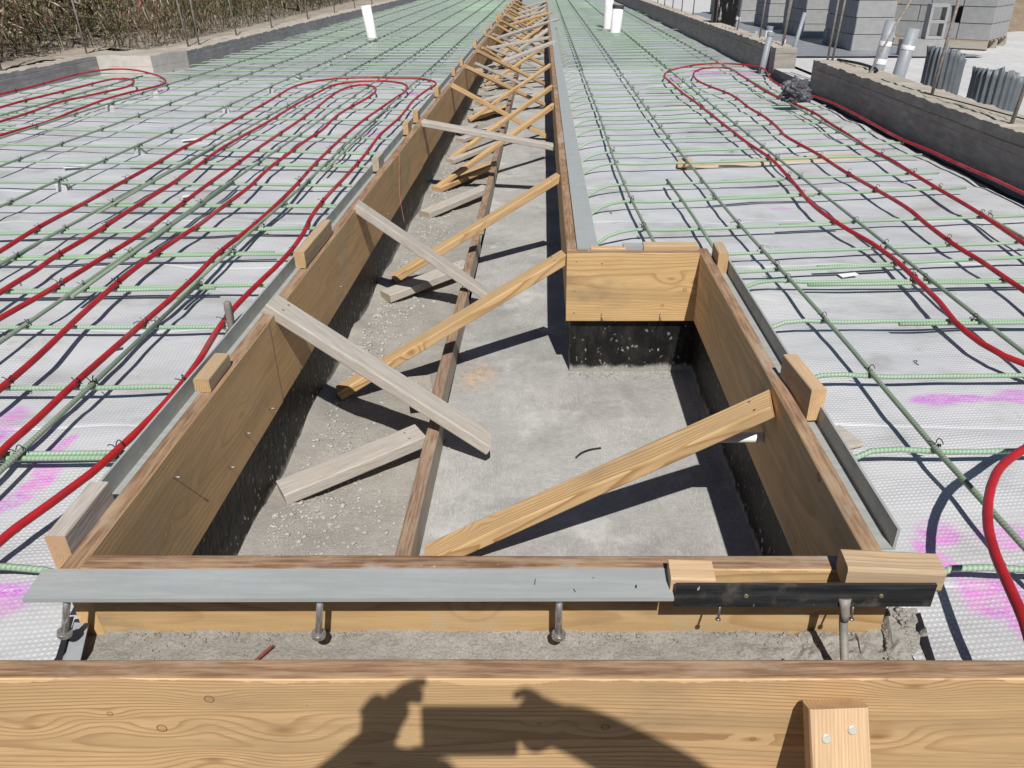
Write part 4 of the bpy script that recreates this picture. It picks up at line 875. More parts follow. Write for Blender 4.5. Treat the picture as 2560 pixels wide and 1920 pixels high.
# ------------------------------------------------------------------ red heating pipes
PX = {
 'P1': [(-1.21,.93),(-1.16,1.15),(-1.134,1.299),(-1.105,1.387),(-1.073,1.5),(-1.054,1.638),(-1.045,1.762),(-1.042,1.916),(-1.05,2.083),(-1.076,2.30),(-1.09,2.52),(-1.08,2.758),(-1.068,2.95),(-1.069,3.162),(-1.084,3.394),(-1.106,3.551),(-1.123,3.744),(-1.131,4.031),(-1.128,4.4),(-1.132,4.85),(-1.143,5.2),(-1.156,5.6),(-1.15,5.95),(-1.136,6.35),(-1.145,6.8),(-1.158,7.2),(-1.146,7.55),(-1.12,7.95),(-1.085,8.25),(-1.13,8.5),(-1.27,8.72),(-1.42,8.80),(-1.634,8.80),(-1.786,8.86),(-2.014,8.82),(-2.19,8.74),(-2.33,8.60),(-2.43,8.38),(-2.478,8.06),(-2.455,7.6),(-2.43,7.1),(-2.41,6.34),(-2.38,5.6),(-2.38,5.2),(-2.36,4.8),(-2.345,4.3),(-2.33,3.835),(-2.322,3.452),(-2.3,3.129),(-2.28,2.8)],
 'P2': [(-1.99,2.45),(-2.005,2.7),(-2.012,2.9),(-2.03,3.08),(-2.022,3.35),(-2.042,3.8),(-2.052,4.258),(-2.077,4.702),(-2.11,5.113),(-2.124,5.6),(-2.122,6.2),(-2.138,7.0),(-2.137,7.8),(-2.10,8.25),(-1.97,8.47),(-1.816,8.56),(-1.625,8.54),(-1.45,8.38),(-1.345,8.10),(-1.318,7.75),(-1.344,7.324),(-1.376,6.703),(-1.396,6.284),(-1.408,5.7),(-1.395,5.1),(-1.382,4.65),(-1.36,4.25),(-1.345,3.835),(-1.345,3.48),(-1.36,3.096),(-1.347,2.732),(-1.352,2.401),(-1.352,1.969),(-1.346,1.743),(-1.347,1.63),(-1.338,1.53),(-1.34,1.3),(-1.36,.95)],
 'P3': [(-1.87,2.2),(-1.856,2.45),(-1.838,2.65),(-1.822,2.95),(-1.81,3.375),(-1.828,3.789),(-1.852,4.244),(-1.868,4.8),(-1.882,5.2),(-1.885,5.6),(-1.896,6.228),(-1.92,6.8),(-1.952,7.45),(-1.948,7.9),(-1.895,8.15),(-1.79,8.25),(-1.68,8.12),(-1.61,7.85),(-1.592,7.5),(-1.618,7.106),(-1.648,6.7),(-1.645,6.3),(-1.62,5.85),(-1.634,5.45),(-1.63,4.95),(-1.628,4.6),(-1.60,4.2),(-1.599,3.8),(-1.60,3.5),(-1.614,3.25),(-1.624,2.95),(-1.615,2.7),(-1.592,2.43),(-1.56,2.126),(-1.55,1.9),(-1.54,1.5),(-1.56,.95)],
 'Q1': [(-5.08,5.8),(-5.06,6.8),(-5.085,7.636),(-5.09,8.1),(-5.125,8.533),(-5.15,9.1),(-5.07,9.5),(-4.92,9.62),(-4.634,9.45),(-4.251,9.05),(-3.96,8.6),(-3.865,8.30),(-3.87,8.0),(-3.92,7.7),(-3.94,7.35),(-3.925,7.0),(-3.885,6.65),(-3.84,6.228),(-3.855,5.8),(-3.875,5.4),(-3.86,4.6)],
 'Q2': [(-4.60,5.4),(-4.598,6.6),(-4.635,7.2),(-4.61,7.636),(-4.598,8.061),(-4.585,8.45),(-4.56,8.70),(-4.48,8.77),(-4.316,8.62),(-4.194,8.38),(-4.135,8.1),(-4.165,7.8),(-4.225,7.45),(-4.255,7.1),(-4.22,6.548),(-4.19,6.0),(-4.2,5.2)],
 'R1': [(2.54,.93),(2.55,2.2),(2.55,3.2),(2.549,4.056),(2.548,4.358),(2.53,4.7),(2.518,5.1),(2.487,5.5),(2.51,6.0),(2.538,6.6),(2.53,7.15),(2.471,7.6),(2.41,8.05),(2.39,8.45),(2.45,8.9),(2.53,9.3),(2.57,9.7),(2.47,10.02),(2.319,10.18),(2.131,10.2),(1.85,10.02),(1.584,9.7),(1.413,9.347),(1.325,8.95),(1.318,8.55),(1.319,8.1),(1.322,7.6),(1.345,7.2),(1.357,6.75),(1.37,6.228),(1.376,5.8),(1.395,5.4),(1.422,4.9),(1.408,4.493),(1.385,4.162),(1.364,3.9),(1.368,3.65),(1.40,3.4),(1.432,3.231),(1.446,3.0),(1.437,2.8),(1.42,2.55),(1.395,2.38),(1.40,2.22),(1.425,2.126),(1.475,2.05),(1.56,1.93),(1.60,1.75),(1.60,1.3),(1.60,.93)],
 'R2': [(1.80,.93),(1.79,1.5),(1.784,2.0),(1.784,2.5),(1.787,2.8),(1.791,3.0),(1.78,3.2),(1.79,3.5),(1.812,3.789),(1.793,4.189),(1.771,4.587),(1.764,4.999),(1.73,5.36),(1.72,5.65),(1.75,6.0),(1.765,6.4),(1.752,6.866),(1.76,7.25),(1.745,7.65),(1.68,8.06),(1.632,8.45),(1.628,8.75),(1.66,9.06),(1.75,9.43),(1.919,9.72),(2.08,9.80),(2.18,9.70),(2.20,9.45),(2.172,9.06),(2.168,8.7),(2.14,8.1),(2.145,7.65),(2.175,7.25),(2.21,6.85),(2.218,6.5),(2.193,6.15),(2.175,5.7),(2.15,5.2),(2.153,4.8),(2.14,4.5),(2.138,4.15),(2.128,3.75),(2.105,3.35),(2.085,3.1),(2.06,2.5),(2.05,.93)],
}
PL = {'P1': 'red pipe loop on the left mat passing closest to the form boards', 'P2': 'middle red pipe hairpin of the three beside the left form', 'P3': 'innermost red pipe hairpin of the three beside the left form',
      'Q1': 'outer red pipe loop by the left curb pilaster', 'Q2': 'inner red pipe loop nested near the left curb', 'R1': 'outer red pipe loop on the right mat along the curb', 'R2': 'inner red pipe hairpin on the right mat under the dark bag'}
pipe_pts = {}
for k, pts in PX.items():
    P3_ = spline([(x, y, ZP + .006 * noise.noise(Vector((x * 3, y * 1.8, ord(k[1]))))) for x, y in pts], .06)
    pipe_pts[k] = P3_
    p0 = P3_[0].copy(); m = MB(); m.tube([p - p0 for p in P3_], .0098, 12); o = m.build('red_pipe', M_PEX, None, p0); tag(o, PL[k], 'pipe', 'red heating pipes tied on the mats')
r3 = [(1.70, .93, -.08), (1.68, 1.25, -.06), (1.60, 1.48, -.02), (1.42, 1.57, .01), (1.25, 1.555, .02), (1.103, 1.474, .0), (1.029, 1.418, .0), (.987, 1.375, .0), (.952, 1.328, .0), (.922, 1.28, .0), (.899, 1.238, .0), (.878, 1.193, .0), (.852, 1.116, .0), (.83, 1.018, 0), (.815, .951, 0), (.80, .89, -.01)]
P3_ = spline(r3, .03); p0 = P3_[0].copy(); m = MB(); m.tube([p - p0 for p in P3_], .0098, 14); o = m.build('red_pipe', M_PEX, None, p0); tag(o, 'raised red pipe curving through lower right corner above the sheet', 'pipe', 'red heating pipes tied on the mats')
m = MB(); m.tube([(.92, 1.85, .18), (1.0, 1.3, .24), (1.03, .75, .27)], .011, 10)

# ------------------------------------------------------------------ wire ties
def tie_mesh(mat, big=1.0):
    m = MB(); r = .0115
    ring = [(.006 * math.cos(a * .5), r * math.cos(a), .004 + r * 1.15 * math.sin(a)) for a in [2 * math.pi * k / 10 for k in range(11)]]
    m.tube(ring, .0017, 5); m.tube([(p[0] + .005, p[1] * 1.03, p[2]) for p in ring], .0017, 5)
    m.tube(spline([(0, .004, .017), (.003, .006, .028), (.009, .002, .034), (.015, -.004, .030), (.017, -.006, .022)], .004), .0014 * big, 5)
    m.tube(spline([(0, -.002, .017), (-.006, -.006, .026), (-.013, -.006, .028), (-.016, -.002, .024)], .004), .0014 * big, 5)
    return m.build('wire_tie', mat)
t0 = tie_mesh(M_TIE); tst = tie_mesh(M_TIEST)
cand = []
for (x, y, z, i) in ties: cand.append((x, y, ZC + .006, False))
for k, P in pipe_pts.items():
    for a, b in zip(P, P[1:]):
        fs = [(lambda x, i=i: ly(i, x) + wig(i, x)) for i in range(len(lc))] if k[0] in 'PQ' else [(lambda x, q=q: q[0] + q[3] * (x - .9)) for q in rc]
        for f in fs:
            da = a.y - f(a.x); db = b.y - f(b.x)
            if da * db < 0 and rnd.random() < .75: cand.append((a.x, f(a.x), ZC + .010, rnd.random() < .15))
cand = [c for c in cand if c[1] > .95 and math.hypot(c[0], c[1]) < 10 and abs((c[0]) * 1920 / (c[1] * .878 + .5)) < 1420]
cand.sort(key=lambda c: c[1]); cand = cand[:295]
first = {}
for n_, (x, y, z, stl) in enumerate(cand):
    src = tst if stl else t0
    o = src if src.name not in first else src.copy()
    if src.name in first: COL.objects.link(o)
    first[src.name] = 1
    o.location = (x, y, z); o.rotation_euler = (rnd.uniform(-.3, .3), rnd.uniform(-.2, .2), rnd.uniform(-.9, .9)); s = rnd.uniform(.75, 1.1); o.scale = (s * (1.25 if stl else 1), s, s)
    side = 'left' if x < 0 else 'right'
    tag(o, ('bare steel wire tie fixing a red pipe on the %s mat' if stl else 'black wire tie at a bar crossing on the %s mat') % side, 'wire tie', ('steel wire ties on the %s mat' if stl else 'black wire ties on the %s mat') % side)
tm = MB()
def far_tie(x, y):
    s = .016; tm.tube([(x - s, y - .012, ZC), (x, y, ZC + .03), (x + s, y + .012, ZC)], .006, 4)
y = 9.6
while y < 30:
    for x in LX[:6]: far_tie(x + rnd.uniform(-.01, .01), y + rnd.uniform(-.02, .02))
    for x in (.455, .885, 1.475, 2.19):
        if y > 9: far_tie(x, y + rnd.uniform(-.05, .05))
    y += .4
o = tm.build('far_wire_ties', M_TIE); tag(o, kind='stuff')

# concrete spacers with wire under the bars
sp = empty('concrete_spacer', (0, 0, 0))
m = MB(); b0 = [(-.028, -.028), (.028, -.028), (.028, .028), (-.028, .028)]
m.v = [(x, y, 0) for x, y in b0] + [(x * .95, y * .95, .04) for x, y in b0] + [(x * .8, y * .8, .048) for x, y in b0]
for l in (0, 4):
    for j in range(4): m.face([l + j, l + (j + 1) % 4, l + 4 + (j + 1) % 4, l + 4 + j])
m.face([8, 9, 10, 11]); m.face([3, 2, 1, 0]); m.build('cube', M_SLAB, sp)
m = MB(); m.tube(spline([(.0, 0, .045), (.012, .01, .065), (.03, .018, .06), (.036, .015, .02), (.045, .012, .004)], .01), .0022, 5); m.tube(spline([(0, 0, .045), (-.01, -.008, .066), (-.02, -.02, .075)], .01), .0022, 5); m.build('tie_wire', M_TIE, sp)
dob = [(-3.82, 7.11), (-2.74, 5.35), (-2.74, 6.95), (-2.74, 8.16), (-3.8, 7.97), (-2.74, 10.63), (-2.74, 11.56), (-2.76, 9.26), (-2.74, 4.38), (.89, 9.26), (1.50, 8.81)]
for i, (x, y) in enumerate(dob):
    o = sp if i == 0 else copy_tree(sp); o.location = (x, y, -.158); o.rotation_euler = (0, 0, rnd.uniform(0, 1))
    ds = 'right' if x > 0 else 'left'
    tag(o, 'small concrete spacer cube with wire under the bars on the %s mat' % ds, 'spacer', 'concrete spacers under the %s mat' % ds)

# ------------------------------------------------------------------ curbs
M_STEELS = M_STEEL
def curb(name, poly, z0, z1, mats, label, dowels, dmat=M_STEEL, seg=.04, lean=.03, rough=.022):
    e = empty(name, (0, 0, 0))
    w = wall_prism('wall', poly, z0, z1, mats, None, None, seg=seg, rough=rough, zseg=3); w.parent = e
    for (x, y, h, r, lx, ly_) in dowels:
        m = MB(); m.tube([(x, y, z1 - .05), (x + lx * .5, y + ly_ * .5, z1 + h * .5), (x + lx, y + ly_, z1 + h)], r, 7); m.build('dowel', dmat, e)
    tag(e, label, 'curb wall'); return e
def ragged(poly_in, poly_out): return poly_in + poly_out[::-1]
curb('curb_wall', [(-5.27, .3), (-5.27, 9.35), (-5.235, 9.73), (-5.62, 9.9), (-5.62, .3)], -.6, .04, [M_WALL_L, M_TOP], 'near left grey curb wall with chalk line',
     [(-5.45, y, h, .010, rnd.uniform(-.05, .05), 0) for y, h in ((8.3, 1.1),)])
curb('curb_pilaster', [(-5.230, 9.735), (-4.60, 9.735), (-4.44, 10.38), (-4.80, 10.6), (-5.60, 10.2), (-5.60, 9.905)], -.6, .045, [M_PIER, M_TOP], 'sunlit pale pilaster stepping the left curb inward', [(-5.45, 9.95, 1.0, .010, -.02, 0)], seg=.1)
curb('curb_wall', [(-4.437, 10.385), (-4.40, 36), (-4.66, 36), (-4.797, 10.605)], -.6, .04, [M_WALL_L, M_TOP], 'long far left grey curb wall behind the white pipe',
     [(-4.62, y, 1.1, .011, rnd.uniform(-.08, .04), rnd.uniform(-.05, .05)) for y in (10.9, 11.25, 12.7, 14.4, 16.7, 18.9, 21.0, 23.2)])
rz_ = .148
curb('curb_wall', [(2.68, -.5), (2.69, 8.24), (3.02, 8.28), (2.98, -.5)], -.6, rz_, [M_WALL_R, M_TOP], 'near right grey curb wall with rusty bars rising from it',
     [(2.82, 8.28 - .06, 1.0, .011, .03, .02), (2.86, 8.2, 1.0, .011, .06, .02), (2.83, 7.18, .75, .010, .55, .5), (2.83, 5.92, 1.0, .012, .09, .05), (2.77, 4.73, 1.0, .012, .16, .1)], rough=.02)
curb('curb_wall', [(2.66, 9.52), (2.64, 36), (2.95, 36), (2.90, 9.50)], -.6, rz_, [M_WALL_R, M_TOP], 'far right grey curb wall past the doorway gap',
     [(2.80, 9.79, 1.0, .011, .05, 0), (2.84, 9.9, 1.0, .011, .07, 0), (2.80, 12.18, 1.0, .011, .1, .1), (2.80, 10.86, .9, .010, .04, 0), (2.82, 16.0, .8, .011, .02, 0), (2.83, 17.4, .8, .011, .02, 0), (2.84, 18.7, .8, .011, .02, 0), (2.83, 19.9, .8, .011, 0, 0), (2.84, 21.2, .8, .011, .03, 0), (2.82, 13.8, .9, .01, .02, 0)], rough=.02)
wall_prism('door_sill', [(2.68, 8.245), (2.90, 8.285), (2.90, 9.49), (2.665, 9.515)], -.6, -.07, [M_WALL_R, M_SLAB], 'low concrete sill in the gap between right curb walls', 'sill', seg=.3)
# wires lying on the right curb
for i, (pts, lab) in enumerate((([(2.88, 8.1, .165), (2.93, 7.7, .175), (2.95, 7.35, .17), (2.90, 7.15, .17)], 'dark rod lying on top of near right curb'), ([(2.74, 5.9, .165), (2.80, 5.5, .168), (2.86, 4.9, .168), (2.92, 4.6, .165)], 'loose black wire lying along near right curb'))):
    bar(spline(pts, .05), M_TIE, lab, None, r=.012 if i == 0 else .004, n=6, cat='wire', name='loose_wire')

# ------------------------------------------------------------------ left wood stake with pink flag
e = empty('survey_stake', (-5.55, 12.1, 0.05))
m = MB(); m.tube([(0, 0, -.05), (-.1, 0, .55), (-.2, 0, 1.1)], .014, 4); m.build('stake', M_STAKE, e)
m = MB(); m.tube(spline([(-.10, -.02, .50), (-.14, -.03, .52), (-.115, -.03, .46), (-.16, -.04, .40), (-.10, -.03, .56), (-.14, -.03, .68)], .03), .012, 5); m.build('ribbon', M_STRING, e)
tag(e, 'thin leaning stake with a pink ribbon in the left weeds', 'stake')
e = empty('drain_pipe', (-5.65, 19.2, .12)); m = MB(); n_ = 16
ring = [(0, .0, 0)]
m.tube([(0, 0, 0), (-.05, .25, 0), (-.3, .9, .02)], .16, 18, caps=False); o = m.build('shell', M_MEMBK, e)
m = MB(); m.tube([(.004, -.02, 0), (0, .02, 0)], .175, 18, caps=False); m.build('rim', M_GPVC, e)
tag(e, 'black drain pipe end poking out of the left bank', 'pipe')

# ------------------------------------------------------------------ weeds
wm = MB(); wm.col = []
pal = [(.13, .095, .052), (.21, .165, .095), (.085, .085, .035), (.06, .07, .022), (.095, .065, .04), (.36, .30, .21), (.04, .042, .018)]
def blade(x, y, z, h, w, lean, az, c, dr=0.0):
    b = len(wm.v); dx, dy = math.cos(az), math.sin(az); sx, sy = -dy * w, dx * w
    for k, f in enumerate((0, .5, 1)):
        lx = lean * f * f; zz = z + h * f - dr * f ** 3; ww = (1, .85, .1)[k]
        wm.v += [(x + dx * lx - sx * ww, y + dy * lx - sy * ww, zz), (x + dx * lx + sx * ww, y + dy * lx + sy * ww, zz)]; cc = tuple(v * rnd.uniform(.75, 1.2) for v in c); wm.col += [cc, cc]
    for k in range(2): wm.face([b + 2 * k, b + 2 * k + 1, b + 2 * k + 3, b + 2 * k + 2])
def ground_left(x, y): return .06 + .2 * max(0, min(1, (-6 - x) / 1.2))
for _ in range(62000):
    y = 5 + 27 * rnd.random() ** 1.25; f = rnd.random() ** 1.4
    x0 = -5.72 if y < 10.4 else -5.0 - .035 * (y - 10)
    x = x0 - f * 6.0
    cl_ = noise.noise(Vector((x * 1.1, y * .8, 3))) + .5 * noise.noise(Vector((x * 3, y * 2.2, 9)))
    H = (.32 + .55 * f + .5 * rnd.random()) * (1 + .7 * cl_)
    pz = noise.noise(Vector((x * .45, y * .33, 21)))
    tan = cl_ + pz * .9 > .15 or rnd.random() < .12
    c = pal[rnd.choice((0, 1, 5, 4, 0))] if tan else pal[rnd.choice((2, 3, 6, 2, 3, 6, 4))]
    if rnd.random() < .07: blade(x, y, ground_left(x, y) - .04, H, rnd.uniform(.003, .005), rnd.uniform(.1, 1.1) * H, rnd.uniform(0, 6.28), c, rnd.random() * .3 * H)
    else:
        L = rnd.uniform(.06, .24); blade(x, y, ground_left(x, y) + rnd.random() ** .8 * H, L * rnd.uniform(-.6, .8), rnd.uniform(.003, .009), L * rnd.uniform(.4, 1.1), rnd.uniform(0, 6.28), c, rnd.random() * .08)
for _ in range(5200):
    y = rnd.uniform(5, 13.5) if rnd.random() < .8 else rnd.uniform(13, 26); x = -5.95 - rnd.random() * 3.0; z = ground_left(x, y) + rnd.uniform(.1, .9)
    blade(x, y, z, rnd.uniform(-.05, .2), rnd.uniform(.01, .03), rnd.uniform(.12, .35), rnd.uniform(0, 6.28), rnd.choice([pal[5], pal[1], (.45, .37, .25), pal[4]]), rnd.uniform(0, .15))
o = wm.build('dry_weeds', M_WEED); tag(o, kind='stuff')
for i, (x, y, dx, h) in enumerate(((-6.0, 9.2, .35, .9), (-6.1, 8.8, -.5, 1.1), (-6.05, 9.9, -.1, 1.2))):
    bar([(x, y, .05), (x + dx * .4, y, h * .5), (x + dx, y, h)], M_STAKE, ['pale dry stalk leaning right in the left weeds', 'pale dry stalk leaning left in the weeds', 'upright dry stalk among the left weeds'][i], None, r=.012, n=6, cat='stalk', name='dry_stalk')
e = empty('round_rock', (-5.95, 9.0, .12)); 
m = MB(); b = 0
bm = bmesh.new(); bmesh.ops.create_icosphere(bm, subdivisions=3, radius=.11)
for v in bm.verts: v.co *= 1 + .12 * noise.noise(v.co * 9)
me = bpy.data.meshes.new('round_rock'); bm.to_mesh(me); bm.free(); me.materials.append(M_MEMBK); bpy.data.objects.remove(e)
o = bpy.data.objects.new('round_rock', me); COL.objects.link(o); o.location = (-5.85, 8.75, .13); tag(o, 'round black lump at the foot of the left weeds', 'rock')

# ------------------------------------------------------------------ pipes and conduits standing about
def ring_pipe(name, base, top, r, mat, label, extras=(), cat='pipe', wall=.008, n=24):
    e = empty(name, base); d = Vector(top) - Vector(base); m = MB()
    m.tube([Vector((0, 0, 0)), d], r, n, caps=False); m.tube([d, d - d.normalized() * .12], r - wall, n, caps=False)
    b = len(m.v); N = n
    for j in range(n): m.face([N + j, N + (j + 1) % n, 2 * N + (j + 1) % n, 2 * N + j])
    m.build('tube', mat, e)
    for (f0, f1, rr, mt, nm) in extras:
        m = MB(); m.tube([d * f0, d * (f0 + .1 * (f1 - f0)), d * (f0 + .9 * (f1 - f0)), d * f1], r * rr, n, radii=[r * rr * .98, r * rr, r * rr, r * rr * .98], caps=False); m.build(nm, mt, e)
    tag(e, label, cat); return e
ring_pipe('vent_pipe', (-2.90, 14.3, -.16), (-2.96, 14.3, .385), .083, M_PVC, 'white pipe standing in the left grey mat', [(-.0, .06, 1.35, M_TARP, 'boot')])
ring_pipe('vent_pipe', (1.33, 15.5, -.16), (1.37, 15.5, .35), .098, M_PVC, 'white pipe with dark cap ring, front of the right pair', [(.88, 1.0, 1.08, M_CAPG, 'coupling')])
ring_pipe('vent_pipe', (1.255, 16.4, -.16), (1.29, 16.4, .95), .085, M_PVC, 'taller white pipe, rear of the right pair')
G_ = [((3.55, 8.75, -.06), (3.60, 8.75, .47), .062, M_GPVC, 'left grey conduit of the taped pair behind right curb', [(.22, .32, 1.06, M_TAPE, 'tape'), (.55, .64, 1.06, M_TAPE, 'tape')]),
      ((3.52, 8.15, -.06), (3.58, 8.15, .44), .062, M_GPVC, 'right grey conduit of the taped pair behind right curb', [(.62, .70, 1.06, M_TAPE, 'tape')]),
      ((2.585, 9.75, -.16), (2.64, 9.75, .30), .036, M_GPVC, 'slim grey conduit against end of far right curb', [(.9, 1.0, 1.12, M_GPVC, 'collar')]),
      ((2.93, 9.75, .10), (3.00, 9.75, .50), .022, M_GPVC, 'thin grey conduit rising beside the curb corner', []),
      ((3.10, 11.6, -.06), (3.12, 11.6, .24), .045, M_PVC, 'short white pipe stub behind the far right curb', [(.82, 1.0, 1.04, M_TARP, 'torn_edge')]),
      ((2.98, 11.8, -.06), (2.99, 11.8, .17), .026, M_GPVC, 'small dark conduit stub beside the short white pipe', []),
      ((3.02, 13.2, -.06), (3.04, 13.2, .27), .026, M_GPVC, 'grey conduit stub with white cap right of the tarred block', [(.86, 1.0, 1.35, M_TAPE, 'cap')]),
      ((3.25, 15.6, -.06), (3.25, 15.6, .42), .085, M_PVC, 'fat white pipe left of the tarred block', []),
      ((3.02, 10.5, -.06), (3.02, 10.5, .16), .012, M_PVC, 'thin capped tube near the curb corner', [(.8, 1.0, 1.8, M_TAPE, 'cap')])]
for a in G_: ring_pipe('conduit' if a[3] is M_GPVC else 'vent_pipe', *a[:5], extras=a[5])
tb = MB(); tb.box(-.19, .19, -.1, .1, 0, .62); o = tb.build('tarred_block', M_TARB, None, (2.96, 13.9, .02)); tag(o, 'black tarred block on far right curb with drips', 'block')
# white pipe through the right stem wall
e = empty('drain_pipe', (.606, 1.79, -.17)); m = MB(); m.tube([(-.20, 0, 0), (.0, 0, 0)], .0145, 20, caps=False); m.tube([(-.20, 0, 0), (-.02, 0, 0)], .012, 20, caps=False); m.build('tube', M_PVC, e); tag(e, 'short white pipe stub poking out of the right plank behind the front brace', 'pipe')

# ------------------------------------------------------------------ corrugated forms
def corr(base, rad, h, a0, a1, jag, label):
    m = MB(); n = 84; nz = 6
    for k in range(nz + 1):
        for i in range(n + 1):
            a = a0 + (a1 - a0) * i / n; rr = rad + .011 * math.cos(a * rad * 2 * math.pi / .045)
            q = round(i / n * 11) / 11; top = h * (1 - jag * 1.25 * max(0, q - .5) + (.05 if int(q * 11) % 2 and q > .4 else 0)) + .02 * noise.noise(Vector((i * .3, h * 10, 0)))
            out = .02 * max(0, k - nz + 1) * noise.noise(Vector((i * .5, 3, h)))
            m.v.append(((rr + out) * math.cos(a), (rr + out) * math.sin(a), top * k / nz))
    for k in range(nz):
        for i in range(n):
            a = k * (n + 1) + i; m.face([a, a + 1, a + n + 2, a + n + 1], sm=True)
    o = m.build('corrugated_form', M_CORR, None, base); md = o.modifiers.new('t', 'SOLIDIFY'); md.thickness = .004; tag(o, label, 'metal form', 'torn corrugated metal forms'); return o
corr((3.52, 7.25, -.065), .15, .42, R(150), R(350), .45, 'taller torn corrugated metal form left of the other')
corr((3.50, 6.30, -.065), .18, .35, R(155), R(345), .42, 'shorter torn corrugated metal form at right')

# ------------------------------------------------------------------ dark plastic bag
bm = bmesh.new(); bmesh.ops.create_icosphere(bm, subdivisions=5, radius=1)
for v in bm.verts:
    p = v.co.copy(); n1 = noise.noise(p * 1.4) * .3 + abs(noise.noise(p * 2.6)) * .55 + abs(noise.noise(p * 5)) * .16
    q = p * (1 + n1 - .2); v.co = Vector((q.x * .13, q.y * .10, max(q.z, -.75) * .11))
    if p.z < -.3: v.co.x += .03 * (-.3 - p.z) * (1 if p.x > 0 else -2)
me = bpy.data.meshes.new('plastic_bag'); bm.to_mesh(me); bm.free(); me.materials.append(M_BAG)
o = bpy.data.objects.new('plastic_bag', me); COL.objects.link(o); o.location = (2.24, 7.18, -.005); o.rotation_euler = (0, 0, .4); tag(o, 'crumpled dark plastic bag caught on bars beside right curb', 'plastic bag')

# ------------------------------------------------------------------ block stacks on the slab
bl0 = None
def bevel_box(name, sx, sy, sz, mat, bev=.006):
    bm = bmesh.new(); bmesh.ops.create_cube(bm, size=1)
    for v in bm.verts: v.co = Vector((v.co.x * sx, v.co.y * sy, v.co.z * sz + sz / 2))
    bmesh.ops.bevel(bm, geom=bm.edges[:], offset=bev, segments=2, affect='EDGES')
    me = bpy.data.meshes.new(name); bm.to_mesh(me); bm.free(); me.materials.append(mat); o = bpy.data.objects.new(name, me); COL.objects.link(o); return o
BX, BY, BZ = .52, .205, .208
def cmu(loc, rz, label, group):
    global bl0
    if bl0 is None: bl0 = bevel_box('concrete_block', BX - .006, BY - .006, BZ - .004, M_CMU); o = bl0
    else: o = bl0.copy(); COL.objects.link(o)
    o.location = loc; o.rotation_euler = (0, 0, rz); tag(o, label, 'block', group)
sl = [(4.47, 11.4, 6, 6, 'concrete block in the nearest tall stack behind the conduits', 'blocks in the nearest tall stack'), (4.43, 13.5, 6, 6, 'concrete block in the second tall stack behind the far curb', 'blocks in the second tall stack'),
      (4.40, 15.6, 5, 5, 'concrete block in the third tall stack behind the far curb', 'blocks in the third tall stack'), (4.36, 17.7, 5, 5, 'concrete block in the fourth tall stack, right of the tarred block', 'blocks in the fourth tall stack'), (4.36, 19.9, 4, 5, 'concrete block in the farthest small stack beyond the tarred block', 'blocks in the farthest stack')]
for (x, y, rows, deep, lab, grp) in sl:
    for k in range(rows):
        for j in range(deep):
            cmu((x + rnd.uniform(-.006, .006), y + BY / 2 + j * BY, -.058 + k * BZ), rnd.uniform(-.006, .006), lab, grp)
    if 0:
        for k in range(rows):
            for j in range(deep): cmu((x + BX + rnd.uniform(-.004, .004), y + BY / 2 + j * BY + .0, -.058 + k * BZ), 0, lab, grp)
# pallet stack, turned
pe = empty('pallet', (6.08, 11.45, -.06), R(0)); ang = R(153)
PM = Matrix.Rotation(R(-27), 4, 'Z')
for i in range(6):
    m = MB(); m.box(-1.25 + .01, -.01, .02 + i * .21, .12 + i * .21, .108, .125); m.build('deck_board', W_CLEAT, pe)
for yy in (0.0, .55, 1.1):
    m = MB(); m.box(-1.25, 0, yy, yy + .04, .018, .107); m.build('stringer', W_OLD, pe)
for i in range(3):
    m = MB(); m.box(-1.24 + .01, -.01, .04 + i * .5, .14 + i * .5, .0, .0175); m.build('bottom_board', W_OLD, pe)
pe.rotation_euler = (0, 0, R(-40)); tag(pe, 'wooden pallet under the angled stack of blocks at far right', 'pallet')
for k in range(4):
    for j in range(5):
        for i in range(3):
            if 0 < j < 4 and i == 1 and k < 3: continue
            off = (k % 2) * .0
            lx = -.21 - i * .42; lyy = .12 + j * .215
            if k % 2 == 0: pos = Vector((lx, lyy, 0)); rz = 0
            else: pos = Vector((lx, lyy, 0)); rz = 0
            w = Matrix.Rotation(R(-40), 4, 'Z') @ Vector((pos.x - (.14 if k % 2 and i else 0) + 0, pos.y, 0))
            cmu((6.08 + w.x, 11.45 + w.y, .066 + k * BZ), R(-40), 'concrete block in the angled stack on the wooden pallet', 'blocks on the pallet')
for o in [o for o in COL.objects if o.get('group') == 'blocks on the pallet']: o.scale = (.80, 1.03, 1)
# hollow blocks standing on end beside the pallet
def hollow(loc, rz, label):
    m = MB(); L, H, D = .22, .40, .2
    xs = [0, .032, L - .032, L]; zs = [0, .034, .185, .215, .366, .40]
    for a, b, c, d in ((0, L, 0, .034), (0, L, .183, .217), (0, L, .366, .40)): m.box(a - L / 2, b - L / 2, -D / 2, D / 2, c, d)
    for a, b in ((0, .032), (L - .032, L)):
        for c, d in ((.034, .183), (.217, .366)): m.box(a - L / 2, b - L / 2, -D / 2 + .001, D / 2 - .001, c, d)
    o = m.build('hollow_block', M_CMU, None, loc); o.rotation_euler = (0, 0, rz); tag(o, label, 'block')
hollow((4.98, 10.75, .150), R(-8), 'hollow concrete block on end showing two square cores')
cmu((4.86, 10.75, -.058), R(-6), 'single concrete block under the hollow one beside conduits', 'loose blocks by the conduits')
for k in range(0): cmu((4.62, 11.15, -.058 + k * BZ), R(-6), 'concrete block in short column left of the hollow one', 'blocks in the short column')
m = MB()
grid_obj('plastic_sheet', 3.15, 5.6, 10.55, 21, .12, lambda x, y: -.052 + .012 * noise.noise(Vector((x * 2, y * 1.5, 0))) + (.012 if y < 10.8 else 0), M_TARP)
